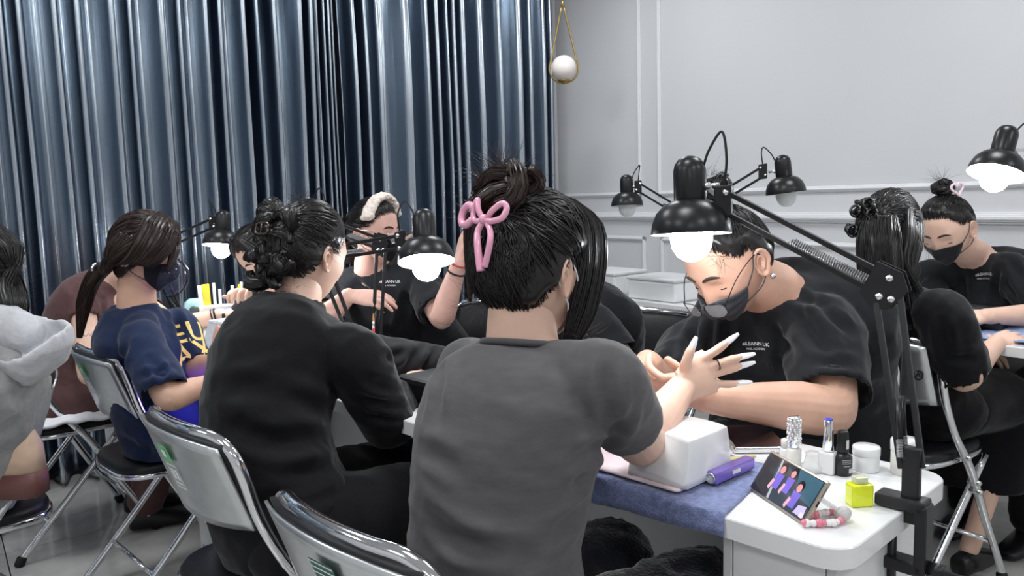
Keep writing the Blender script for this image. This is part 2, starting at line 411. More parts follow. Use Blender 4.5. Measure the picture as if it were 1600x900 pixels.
# ------------------------------------------------------------------ folding chairs
def arc_corner(pts, n=60): return catmull(pts, n)
def make_chair():
    t = thing('folding_chair', 'chrome folding chair', 'chair')
    W = 0.205
    side = [(0.235, 0.012), (0.12, 0.22), (0.02, 0.41), (-0.07, 0.53), (-0.125, 0.64), (-0.155, 0.74)]
    L = [(-W, y, z) for y, z in side] + [(-W + 0.012, -0.168, 0.785), (-W + 0.05, -0.182, 0.812), (-0.09, -0.200, 0.818), (0, -0.206, 0.818)]
    P = L + [(-x, y, z) for x, y, z in L[::-1][1:]]
    MB().tube(catmull(P, 110), 0.0125, 12).build('front_frame', M_chrome, t)
    R = [(-W + 0.022, -0.235, 0.012), (-W + 0.022, -0.04, 0.22), (-W + 0.022, 0.14, 0.425)]
    for sx in (1, -1):
        MB().tube(catmull([(sx * x, y, z) for x, y, z in R], 12), 0.0115, 12).build('rear_leg', M_chrome, t)
    MB().tube([(-W + 0.02, -0.125, 0.13), (W - 0.02, -0.125, 0.13)], 0.008, 10).build('stretcher', M_chrome, t)
    MB().tube([(-W, 0.158, 0.15), (W, 0.158, 0.15)], 0.008, 10).build('stretcher', M_chrome, t)
    for sx in (1, -1):
        for (y, z) in ((0.235, 0.0), (-0.235, 0.0)):
            xx = sx * (W if y > 0 else W - 0.022)
            MB().lathe([(0.015, 0.0), (0.017, 0.006), (0.0165, 0.03), (0.013, 0.034)], (xx, y, 0), (0, -0.42 if y > 0 else 0.42, 0.9), n=12).build('rubber_foot', M_rubber, t)
        for y, z in ((-0.015, 0.455), (0.045, 0.365), (0.055, 0.335)):
            MB().lathe([(0.009, -0.018), (0.009, 0.016), (0.005, 0.02)], (sx * W, y, z), (sx, 0, 0), n=10).build('rivet', M_zinc, t)
    a = np.linspace(0, 2 * math.pi, 40, endpoint=False)
    def ring(sx, sy, z, cy=0.01):
        c = np.sign(np.cos(a)) * np.abs(np.cos(a)) ** 0.55; s = np.sign(np.sin(a)) * np.abs(np.sin(a)) ** 0.55
        return np.stack([sx * c, cy + sy * s, np.full(40, z)], 1)
    MB().rings([ring(0.165, 0.175, 0.438), ring(0.178, 0.19, 0.441), ring(0.18, 0.192, 0.458), ring(0.17, 0.182, 0.472), ring(0.12, 0.13, 0.478), ring(0.02, 0.02, 0.479)]).build('seat', M_vinyl, t)
    MB().rings([ring(0.182, 0.194, 0.428), ring(0.186, 0.198, 0.432), ring(0.186, 0.198, 0.444), ring(0.178, 0.19, 0.446), ring(0.05, 0.05, 0.43)]).build('seat_pan', M_chrome, t)
    def back(yo, th, wid, z0, z1, bulge):
        m = MB(); rows = []
        K = 16; Hn = 9
        def pt(u, v, off):
            x = wid * u
            z = z0 + (z1 - z0) * v + (0.012 * (1 - u * u) if v > 0.5 else -0.012 * (1 - u * u)) * abs(v - 0.5) * 2
            yb = -0.135 - 0.065 * v - 0.036 * (1 - u * u) + yo - bulge * (1 - u ** 4) * (1 - (2 * v - 1) ** 4) * (1 if off else 0)
            return (x, yb + off * th, z)
        for off in (0, 1):
            V = [pt(-1 + 2 * i / K, j / Hn, off) for j in range(Hn + 1) for i in range(K + 1)]
            Fq = [(j * (K + 1) + i, j * (K + 1) + i + 1, (j + 1) * (K + 1) + i + 1, (j + 1) * (K + 1) + i) for j in range(Hn) for i in range(K)]
            m.add(V, [f if off else f[::-1] for f in Fq])
        n0 = (K + 1) * (Hn + 1)
        edge = [i for i in range(K + 1)] + [j * (K + 1) + K for j in range(1, Hn + 1)] + [Hn * (K + 1) + i for i in range(K - 1, -1, -1)] + [j * (K + 1) for j in range(Hn - 1, 0, -1)]
        m.f += [(edge[i], edge[(i + 1) % len(edge)], edge[(i + 1) % len(edge)] + n0, edge[i] + n0) for i in range(len(edge))]; m.m += [0] * len(edge)
        return m
    back(0.0, 0.006, 0.188, 0.625, 0.802, 0.0).build('backrest_plate', M_plate, t)
    back(0.008, 0.022, 0.186, 0.62, 0.806, -0.012).build('backrest_pad', M_vinyl, t)
    return t
_ch = make_chair(); _used = [False]
def place_chair(x, y, fwd, label, sticker=None):
    if not _used[0]: o = _ch; _used[0] = True
    else: o = copy_tree(_ch)
    o.location = (x, y, 0); o.rotation_euler = (0, 0, math.atan2(fwd[1], fwd[0]) - math.pi / 2)
    o['label'] = label; o['group'] = 'chrome folding chairs'
    return o
M_stick = mat('printed_sticker', sr(206, 214, 208), rough=0.5, var=0.02)
M_green = mat('sticker_green', sr(110, 190, 130), rough=0.5)
M_dgreen = mat('sticker_dark_green', sr(60, 110, 95), rough=0.5)
M_ink = mat('sticker_ink', sr(230, 236, 232), rough=0.5)
def sticker(ch, kind):
    """flat print on the rear of the backrest plate, chair coordinates"""
    dx, dz = (0.118, 0.012) if kind == 'a' else (-0.02, 0.04)
    def q(name, x0, x1, z0, z1, m, lift):
        V = []; x0, x1, z0, z1 = x0 + dx, x1 + dx, z0 + dz, z1 + dz
        for x in (x0, x1):
            for z in (z0, z1):
                v = (z - 0.625) / 0.177; u = x / 0.188
                V.append((x, -0.135 - 0.065 * v - 0.036 * (1 - u * u) - lift, z))
        o = mesh_obj(name, V, [(0, 1, 3, 2)], m, ch, smooth=False)
        return o
    if kind == 'a':
        s = q('sticker', -0.135, -0.09, 0.73, 0.768, M_green, 0.0040)
        q('sticker_mark', -0.122, -0.104, 0.742, 0.758, M_ink, 0.0048)
        for k, (x0, x1, z0, z1) in enumerate(((-0.135, -0.132, 0.67, 0.725), (-0.09, -0.087, 0.67, 0.725), (-0.135, -0.087, 0.722, 0.725), (-0.135, -0.087, 0.67, 0.673), (-0.125, -0.112, 0.69, 0.715), (-0.106, -0.095, 0.69, 0.715), (-0.128, -0.095, 0.679, 0.684))):
            q('sticker_print', x0, x1, z0, z1, M_ink, 0.0040)
    else:
        q('sticker', 0.02, 0.075, 0.70, 0.745, M_dgreen, 0.0040)
        for k in range(5):
            q('sticker_print', 0.02, 0.075, 0.704 + k * 0.009, 0.7065 + k * 0.009, M_ink, 0.0048)
c1 = place_chair(0.60, 1.015, E2, 'chrome folding chair nearest the camera, under the grey T-shirt client')
c2 = place_chair(0.565, 1.70, E2, 'chrome folding chair of the black-jumper client, green sticker on its back')
c3 = place_chair(0.565, 2.745, E2, 'chrome folding chair of the navy T-shirt client')
c4 = place_chair(0.365, 3.44, E2, 'chrome folding chair of the brown T-shirt client by the curtain')
c5 = place_chair(0.02, 2.55, nrm([-1, -0.12, 0]), 'chrome folding chair of the hooded client at the left edge')
c10 = place_chair(2.43, 1.27, nrm([1, -0.08, 0]), 'chrome folding chair of the long-haired client, black coat over its back')
c8 = place_chair(1.83, 1.26, nrm([-1, -0.1, 0]), 'chrome folding chair behind the technician with glasses')
c9 = place_chair(1.95, 1.98, nrm([-1, -0.13, 0]), 'chrome folding chair with dark pad behind the grey client and technician')
c6 = place_chair(1.66, 2.66, nrm([-1, -0.13, 0]), 'chrome folding chair of the technician with the white headband')
c7 = place_chair(1.42, 3.42, nrm([-1, -0.13, 0]), 'chrome folding chair of the technician hidden behind the black-jumper client')

sticker(c1, 'b'); sticker(c2, 'a'); sticker(c3, 'a')

# ------------------------------------------------------------------ desk lamps
def desk_lamp(label, rim, axis, plate, elbow, base, lit, zt=0.75, s=1.0, cord_side=1.0, detail=True):
    """rim: centre of the shade's opening; axis: shade's up; plate: head joint; elbow, base: arm pivots"""
    rim = np.asarray(rim, float); ax = nrm(axis); plate = np.asarray(plate); elbow = np.asarray(elbow); base = np.asarray(base)
    t = thing('desk_lamp', label, 'desk lamp', (base[0], base[1], zt), 'black clamp desk lamps')
    k = s
    out = [(0.074, 0.0), (0.0745, 0.003), (0.072, 0.020), (0.064, 0.040), (0.050, 0.055), (0.036, 0.062), (0.030, 0.064)]
    inn = [(0.028, 0.061), (0.048, 0.052), (0.062, 0.038), (0.070, 0.019), (0.0725, 0.002), (0.074, 0.0)]
    MB().lathe([(r * k, z * k) for r, z in out], rim, ax, 40, cap=False).build('shade', M_blackm, t)
    MB().lathe([(r * k, z * k) for r, z in inn], rim, ax, 40, cap=False).build('shade_lining', M_inner, t)
    MB().lathe([(r * k, z * k) for r, z in [(0.029, 0.060), (0.0305, 0.066), (0.0305, 0.118), (0.028, 0.130), (0.021, 0.140), (0.010, 0.1455), (0.001, 0.147)]], rim, ax, 32).build('lamp_housing', M_blackm, t)
    MB().lathe([(r * k, z * k) for r, z in [(0.001, -0.052), (0.014, -0.0495), (0.027, -0.041), (0.036, -0.026), (0.039, -0.008), (0.037, 0.008), (0.030, 0.025), (0.020, 0.04), (0.014, 0.055)]], rim, ax, 32).build('bulb', M_bulb_on if lit else M_bulb_off, t)
    hp = rim + ax * 0.088 * k; side = nrm(plate - hp - ax * np.dot(plate - hp, ax))
    MB().lathe([(0.006, 0.026), (0.0075, 0.03), (0.0075, 0.036), (0.004, 0.04), (0.004, 0.055)], hp, side, n=12).build('wing_nut', M_zinc, t)
    MB().bar(hp + side * 0.03, plate, 0.006, 0.008).build('swivel_pin', M_zinc, t, smooth=False)
    # the arm's own plane
    pn = nrm(np.cross(elbow - plate, (0, 0, 1))); up_ = nrm(np.cross(pn, elbow - plate)); up_ = up_ if up_[2] > 0 else -up_
    g = 0.017 * k
    MB().box(plate, (0.032, 0.016, 0.058), (side, nrm(np.cross(side, (0, 0, 1))), (0, 0, 1))).build('head_joint', M_blackbar, t, smooth=False, bevel=0.003)
    lo = nrm(base - elbow); pn2 = pn; o2 = nrm(np.cross(pn2, lo))
    for q in (-1, 1):
        MB().bar(plate + up_ * g * q, elbow + up_ * g * q, 0.008 * k, 0.0095 * k, up_).build('upper_arm_bar', M_blackbar, t, smooth=False, bevel=0.0015)
        MB().bar(elbow + o2 * g * 1.1 * q, base + np.array([0, 0, 0.02]) + o2 * g * 0.9 * q, 0.008 * k, 0.0095 * k, o2).build('lower_arm_bar', M_blackbar, t, smooth=False, bevel=0.0015)
    el = MB(); u = nrm(elbow - plate)
    for q in (-1, 1):
        pts = [elbow + u * a + up_ * b + pn * 0.009 * q for a, b in ((-0.03, 0.032), (0.012, 0.034), (0.034, 0.012), (0.022, -0.03), (-0.004, -0.04), (-0.03, -0.026))]
        for w in (-0.0012, 0.0012): el.add([p + pn * w for p in pts], [tuple(range(6)) if w > 0 else tuple(range(5, -1, -1))])
        o = el.n - 12
        el.f += [(o + i, o + (i + 1) % 6, o + 6 + (i + 1) % 6, o + 6 + i) for i in range(6)]; el.m += [0] * 6
    el.build('elbow_plate', M_blackbar, t, smooth=False)
    for c in (elbow + up_ * g, elbow - up_ * g, elbow + u * 0.018 - up_ * 0.012, plate + up_ * g, plate - up_ * g):
        MB().tube([c - pn * 0.0130, c + pn * 0.0130], 0.0055, 10).build('pivot_screw', M_zinc, t)
    def spring(a, b, r, turns, name='spring'):
        a = np.asarray(a); b = np.asarray(b); T = nrm(b - a); U = nrm(np.cross(T, (0.1, 0.2, 1))); W = np.cross(T, U); n = turns * 7
        P = [a + (b - a) * i / n + (U * math.cos(i * 2 * math.pi / 7) + W * math.sin(i * 2 * math.pi / 7)) * r for i in range(n + 1)]
        MB().tube(P, 0.0011, 4).build(name, M_spring, t)
    if detail:
        L_ = np.linalg.norm(elbow - plate)
        for q in (-1, 1):
            spring(plate + u * L_ * 0.46 - up_ * 0.006 + pn * 0.008 * q, elbow - u * 0.03 + pn * 0.008 * q - up_ * 0.004, 0.0052, 34)
        L2 = np.linalg.norm(base - elbow)
        for q in (-1, 1):
            a = base + np.array([0, 0, 0.04]) + pn * 0.010 * q - o2 * 0.014; b = base - lo * L2 * 0.42 + pn * 0.010 * q
            spring(a, a + (b - a) * 0.3, 0.0052, 12); MB().tube([a + (b - a) * 0.28, b], 0.0045, 8).build('spring_sleeve', M_blackbar, t)
    # bracket and clamp
    z0 = zt
    MB().bar(base + np.array([0, 0, 0.055]), (base[0], base[1], z0 - 0.02), 0.026, 0.016, pn).build('bracket', M_blackbar, t, smooth=False, bevel=0.003)
    cl = MB(); inn_ = nrm([elbow[0] - base[0], elbow[1] - base[1], 0]) if np.linalg.norm((elbow - base)[:2]) > 0.02 else -E2
    cl_dir = desk_lamp.clamp_dir
    cl.box(base * [1, 1, 0] + np.array([0, 0, z0 + 0.012]) + cl_dir * 0.012, (0.075, 0.036, 0.02), (cl_dir, nrm(np.cross(cl_dir, (0, 0, 1))), (0, 0, 1)))
    cl.box(base * [1, 1, 0] + np.array([0, 0, z0 - 0.04]) - cl_dir * 0.02, (0.018, 0.036, 0.11), (cl_dir, nrm(np.cross(cl_dir, (0, 0, 1))), (0, 0, 1)))
    cl.box(base * [1, 1, 0] + np.array([0, 0, z0 - 0.088]) + cl_dir * 0.012, (0.075, 0.036, 0.02), (cl_dir, nrm(np.cross(cl_dir, (0, 0, 1))), (0, 0, 1)))
    cl.build('clamp', M_blackbar, t, smooth=False, bevel=0.004)
    MB().tube([base * [1, 1, 0] + np.array([0, 0, z0 - 0.15]) + cl_dir * 0.026, base * [1, 1, 0] + np.array([0, 0, z0 - 0.036]) + cl_dir * 0.026], 0.007, 10).build('clamp_screw', M_blackbar, t)
    kb = base * [1, 1, 0] + np.array([0, 0, z0 - 0.085]) - cl_dir * 0.03
    MB().lathe([(0.012, 0.0), (0.012, 0.022), (0.004, 0.023), (0.004, 0.05)], kb, -cl_dir, n=14).build('clamp_knob', M_blackbar, t)
    a = rim + ax * 0.125 * k + side * 0.026 * k
    top = rim + ax * 0.185 * k + side * 0.062 * k
    end = plate + np.array([0, 0, 0.02])
    MB().tube(catmull([a, a + side * 0.012 + ax * 0.03, top, end + side * 0.006 + np.array([0, 0, 0.055 * k]), end], 28), 0.0024 * k, 8).build('cord', M_rubber, t)
    return t
desk_lamp.clamp_dir = E1
UPV = np.array([0, 0, 1.0])
desk_lamp('black desk lamp switched on in front of the technician with glasses', at(1080, 366, 1.50), UPV + CF * 0.10, at(1130, 314, 1.47), at(1385, 448, 1.30), at(1424, 752, 1.235), True)
desk_lamp.clamp_dir = -E2
desk_lamp('black desk lamp switched on between the black-jumper client and the grey client', at(666, 409, 2.10), UPV + CF * 0.36 - CR * 0.06, at(626, 378, 2.16), at(500, 398, 2.32), at(560, 560, 2.42), True, cord_side=-1)
desk_lamp('black desk lamp with a tall arm beside the headband technician', at(478, 380, 2.75), UPV + CF * 0.1, at(508, 350, 2.72), at(596, 382, 2.60), at(588, 560, 2.56), True)
desk_lamp('small black desk lamp switched on in front of the left curtain', at(346, 384, 3.25), UPV + CF * 0.2 + CR * 0.06, at(333, 348, 3.25), at(235, 392, 3.3), at(290, 520, 3.35), True)
desk_lamp('unlit black desk lamp in front of the panelled wall, left of the big lamp', at(980, 322, 3.72), UPV + CF * 0.1, at(997, 292, 3.70), at(1085, 345, 3.7), at(1090, 470, 3.78), False)
desk_lamp('unlit black desk lamp tilted over the bun of the technician with glasses', at(1228, 302, 3.05), UPV + CF * 0.05 - CR * 0.10, at(1192, 268, 3.08), at(1090, 330, 3.15), at(1125, 480, 3.2), False)
desk_lamp('black desk lamp switched on at the right edge, tilted over the bowed technician', at(1556, 272, 2.25), UPV + CR * 0.36 + CF * 0.22, at(1612, 236, 2.3), at(1760, 330, 2.4), at(1660, 540, 2.55), True)
# ------------------------------------------------------------------ people: shared anatomy
def sstep(a, b, x):
    t = np.clip((np.asarray(x, float) - a) / (b - a), 0, 1); return t * t * (3 - 2 * t)
def ldir(lon, lat):
    lo, la = np.radians(lon), np.radians(lat)
    return np.stack([np.sin(lo) * np.cos(la), np.cos(lo) * np.cos(la), np.sin(la) * np.ones_like(lo)], -1)
def head_pts(D, detail=True):
    """head surface in head coordinates: x right, y face, z up; unit directions in"""
    D = np.asarray(D, float); x, y, z = D[..., 0], D[..., 1], D[..., 2]
    P = D * np.array([0.0745, 0.095, 0.112])
    zz = np.clip(-P[..., 2] / 0.112, 0, 1); fr = sstep(-0.35, 0.6, y)
    P[..., 0] *= 1 - zz ** 1.6 * (0.30 * fr + 0.36 * (1 - fr))
    P[..., 1] += np.clip(-y, 0, 1) * sstep(0.15, 0.85, zz) * 0.038
    P[..., 1] -= np.clip(-y, 0, 1) * sstep(-0.2, 0.6, z) * 0.006
    P[..., 1] += fr * sstep(0.45, 1.0, zz) * 0.016
    P[..., 1] -= sstep(0.75, 1, y) * 0.006 * (1 - zz)
    if detail:
        def g(cx, cz, sx, sz): return np.exp(-((np.abs(P[..., 0]) - cx) / sx) ** 2 - ((P[..., 2] - cz) / sz) ** 2) * (y > 0.15)
        d = -0.0065 * g(0.032, -0.002, 0.016, 0.012) + 0.004 * g(0.030, 0.022, 0.024, 0.008) + 0.004 * g(0.047, -0.03, 0.018, 0.016)
        tn = np.clip((0.004 - P[..., 2]) / 0.048, 0, 1)
        d = d + np.exp(-(P[..., 0] / (0.009 + 0.006 * tn)) ** 2) * (0.004 + 0.017 * tn) * sstep(0.020, 0.0, P[..., 2]) * sstep(-0.056, -0.042, P[..., 2]) * (y > 0.3)
        d = d + 0.006 * g(0.0, -0.067, 0.02, 0.005) + 0.005 * g(0.0, -0.078, 0.018, 0.005) - 0.003 * g(0.0, -0.0725, 0.022, 0.002) + 0.005 * g(0, -0.100, 0.018, 0.012)
        P[..., 1] += d
    return P
class Head:
    """frame of one head: world centre, facing, up"""
    def __init__(self, c, face, up=(0, 0, 1), s=1.0):
        self.c = np.asarray(c, float); self.F = nrm(face); u = np.asarray(up, float)
        self.R = nrm(np.cross(self.F, u)); self.U = np.cross(self.R, self.F); self.s = s
    def w(self, P):
        P = np.asarray(P, float) * self.s; return self.c + P[..., 0:1] * self.R + P[..., 1:2] * self.F + P[..., 2:3] * self.U
    def ax(self): return (self.R, self.F, self.U)
def head_grid(nl=72, nv=52):
    lon = np.linspace(-180, 180, nl, endpoint=False); lat = np.linspace(-89, 89, nv)
    return lon, lat
def head_mesh(mb, H):
    lon, lat = head_grid()
    rings = [H.w(head_pts(ldir(lon, np.full_like(lon, la)))) for la in lat]
    mb.rings([r[::-1] for r in rings])
def ear(mb, H, side):
    c = np.array([side * 0.071, -0.008, -0.012]); a = np.linspace(0, 2 * math.pi, 26, endpoint=False)
    tilt = 0.22
    def pt(r, ang, out):
        yy = 0.019 * math.cos(ang) * r * (1.0 if math.sin(ang) > -0.2 else 0.75); zz = 0.031 * math.sin(ang) * r
        y2 = yy * math.cos(tilt) - zz * math.sin(tilt); z2 = zz * math.cos(tilt) + yy * math.sin(tilt)
        return c + np.array([side * (0.006 + out - 0.35 * y2), y2, z2])
    R = []
    for r, out in ((0.55, -0.014), (0.9, -0.006), (1.02, 0.0), (1.0, 0.005), (0.9, 0.0065), (0.78, 0.003), (0.62, -0.001), (0.5, 0.0025), (0.36, 0.001), (0.25, -0.006), (0.05, -0.008)):
        R.append(H.w(np.array([pt(r, x, out) for x in a])))
    mb.rings(R)

def hand(mb, wrist, d, n, t, curl=(20, 25, 15), spread=(8, 2, -4, -11), s=1.0, thumb=(0.75, 0.62, -0.25), tcurl=15, fcurl=None, th_len=1.0):
    """palm, four fingers and thumb; d to the finger tips, n out of the back of the hand, t to the thumb side; returns tips"""
    d = nrm(d); n = nrm(np.asarray(n) - d * np.dot(n, d)); tt = np.cross(d, n); t = tt if np.dot(tt, t) > 0 else -tt
    W = lambda x, y, z: np.asarray(wrist) + s * (t * x + d * y + n * z)
    rows = [(-0.02, 0.0, 0.025, 0.0185), (0.0, 0.0, 0.026, 0.0175), (0.02, 0.001, 0.030, 0.016), (0.045, 0.002, 0.037, 0.0155), (0.07, 0.001, 0.041, 0.0135), (0.088, 0.0, 0.0385, 0.011)]
    mb.loft([(W(x, y, 0), t * hw * s, n * th * s) for y, x, hw, th in rows], 20, 2.4)
    tips = []
    fb = [(0.029, 0.083), (0.0095, 0.089), (-0.0105, 0.086), (-0.029, 0.076)]; fl = [0.070, 0.078, 0.072, 0.056]; fr = [0.0088, 0.009, 0.0086, 0.0076]
    for i in range(4):
        c = fcurl[i] if fcurl else curl
        a = math.radians(spread[i]); dd = d * math.cos(a) + t * math.sin(a); p = W(fb[i][0], fb[i][1] - 0.012, 0.001); P = [p, p + dd * 0.012 * s]
        axis_n = n; ang = 0
        for seg, k in zip((0.44, 0.31, 0.25), c):
            ang += math.radians(k); v = dd * math.cos(ang) - axis_n * math.sin(ang); P.append(P[-1] + v * fl[i] * seg * s)
        r = np.array([1.05, 1.0, 0.98, 0.9, 0.72]) * fr[i] * s
        PP = catmull(P, 14); rr = np.interp(np.linspace(0, 4, 14), range(5), r)
        mb.tube(PP, rr, 10, round_end=True)
        nn = nrm(-dd * -math.sin(ang) + axis_n * math.cos(ang)); tips.append((P[-1], nrm(P[-1] - P[-2]), nrm(axis_n * math.cos(ang) + dd * math.sin(ang)), fr[i] * 0.75 * s))
    dv = nrm(t * thumb[0] + d * thumb[1] + n * thumb[2]); p = W(0.012, 0.018, -0.004); P = [p, p + dv * 0.032 * s]
    bend = nrm(d * 0.9 - t * 0.4); k = math.tan(math.radians(tcurl))
    v = nrm(dv + bend * k * 0.6); P.append(P[-1] + v * 0.032 * s * th_len); v2 = nrm(v + bend * k * 0.5); P.append(P[-1] + v2 * 0.026 * s * th_len)
    PP = catmull(P, 14); rr = np.interp(np.linspace(0, 3, 14), range(4), np.array([0.0145, 0.0115, 0.0105, 0.0078]) * s)
    mb.tube(PP, rr, 10, round_end=True)
    tips.append((P[-1], v2, nrm(n * 0.6 + t * 0.5 - v2 * np.dot(n * 0.6 + t * 0.5, v2)), 0.0078 * s))
    return tips

def nail_mesh(tip, d, n, w, ln, flat=0.35):
    """one long tapered nail at a finger tip"""
    u = np.cross(d, n); m = MB(); rows = []
    for q, (a, k) in enumerate(((-0.006, 0.75), (0.0, 1.0), (ln * 0.45, 0.95), (ln * 0.85, 0.62), (ln, 0.42))):
        c = tip + d * a + n * (w * 0.62 - 0.10 * max(a, 0)); rows.append((c, u * w * k, n * 0.0016))
    return m.loft(rows, 10)

def wrinkle(V, N, amp, scale, stretch=(1, 1, 1), seed=0.0):
    st = np.asarray(stretch) * scale; out = np.empty(len(V))
    for i, p in enumerate(V * st):
        q = noise.noise((p[0] + seed, p[1], p[2])); q2 = noise.noise((p[0] * 2.3 + seed, p[1] * 2.3 + 7, p[2] * 2.3)); out[i] = (1 - abs(q) * 2.2) + 0.35 * (1 - abs(q2) * 2.2)
    return V + N * (amp * (out - 0.6))[:, None]
def creases(V, N, C):
    """grooves and ridges along line segments: (a, b, width, depth)"""
    V = V.copy()
    for a, b, w, dep in C:
        a = np.asarray(a); b = np.asarray(b); ab = b - a; t = np.clip(((V - a) @ ab) / (ab @ ab), 0, 1)
        dist = np.linalg.norm(V - a - t[:, None] * ab, axis=1); k = np.sin(np.pi * np.clip(t, 0.02, 0.98)) ** 0.6
        x = dist / w
        V -= N * (dep * k * (np.exp(-x * x) - 0.55 * np.exp(-((x - 1.7) / 0.8) ** 2)))[:, None]
    return V

def fold_lines(V, F, N, C, gain=1.6):
    """creases whose ends are dropped onto the cloth along the line of sight"""
    bvh = BVHTree.FromPolygons([Vector(v) for v in V], F); V = V.copy()
    for a, b, w, dep in C:
        a = np.asarray(a); b = np.asarray(b); H_ = []
        for t in np.linspace(0, 1, 7):
            q = a + (b - a) * t; h = bvh.ray_cast(Vector(CP), Vector(nrm(q - CP)))[0]
            if h is not None: H_.append(np.array(h))
        if len(H_) < 3: continue
        H_ = np.array(H_); best = np.full(len(V), 1e9); tt = np.zeros(len(V)); L = len(H_) - 1
        for i in range(L):
            ab = H_[i + 1] - H_[i]
            if np.linalg.norm(ab) > 0.12: continue
            t = np.clip(((V - H_[i]) @ ab) / max(1e-9, ab @ ab), 0, 1); d = np.linalg.norm(V - H_[i] - t[:, None] * ab, axis=1)
            k = d < best; best[k] = d[k]; tt[k] = (i + t[k]) / L
        x = best / w; k = np.sin(np.pi * np.clip(tt, 0.03, 0.97)) ** 0.7
        V -= N * (gain * dep * k * (np.exp(-x * x) - 0.7 * np.exp(-((x - 1.8) / 0.8) ** 2)))[:, None]
    return V

FEM = [(-0.16, 0.15, 0.11, 0.02), (-0.08, 0.178, 0.128, 0.02), (0.02, 0.18, 0.125, 0.01), (0.2, 0.162, 0.112, 0.0), (0.38, 0.148, 0.105, 0.0), (0.55, 0.152, 0.114, 0.006),
       (0.7, 0.162, 0.118, 0.008), (0.82, 0.165, 0.10, 0.0), (0.91, 0.135, 0.078, -0.004), (0.97, 0.09, 0.062, -0.004), (1.02, 0.062, 0.056, 0.0)]
def torso_rows(pel, nb, ps, ss, bend=0.04, sc=(1, 1), prof=FEM, grow=0.0):
    pel = np.asarray(pel); nb = np.asarray(nb); ps = nrm(ps); ss = nrm(ss)
    ax = nrm(nb - pel); fwd = nrm(np.cross(ax, nrm(ps + ss))); ctrl = (pel + nb) / 2 - fwd * bend * 2
    rows = []
    for t, w, d, sh in prof:
        c = (1 - t) ** 2 * pel + 2 * t * (1 - t) * ctrl + t * t * nb; T = nrm(2 * (1 - t) * (ctrl - pel) + 2 * t * (nb - ctrl))
        k = min(1, max(0, t)); s = nrm(ps * (1 - k) + ss * k); s = nrm(s - T * np.dot(s, T)); f = np.cross(T, s)
        rows.append((c + f * sh, s * (w * sc[0] + grow), f * (d * sc[1] + grow)))
    return rows
def sleeve(mb, pts, rad, cup=0.03, thick=0.006, n=18):
    """tube of cloth with an open cuff"""
    k = len(pts); P = catmull(pts, 6 * k); R = np.interp(np.linspace(0, k - 1, 6 * k), range(k), rad)
    T, U, W = frames(P); rows = [(p, u * r, w * r) for p, u, w, r in zip(P, U, W, R)]
    p, u, w, t, r = P[-1], U[-1], W[-1], T[-1], R[-1]
    rows += [(p + t * 0.002, u * (r - thick * 0.5), w * (r - thick * 0.5)), (p, u * (r - thick), w * (r - thick)), (p - t * cup, u * (r - thick * 1.4), w * (r - thick * 1.4))]
    mb.loft(rows, n)

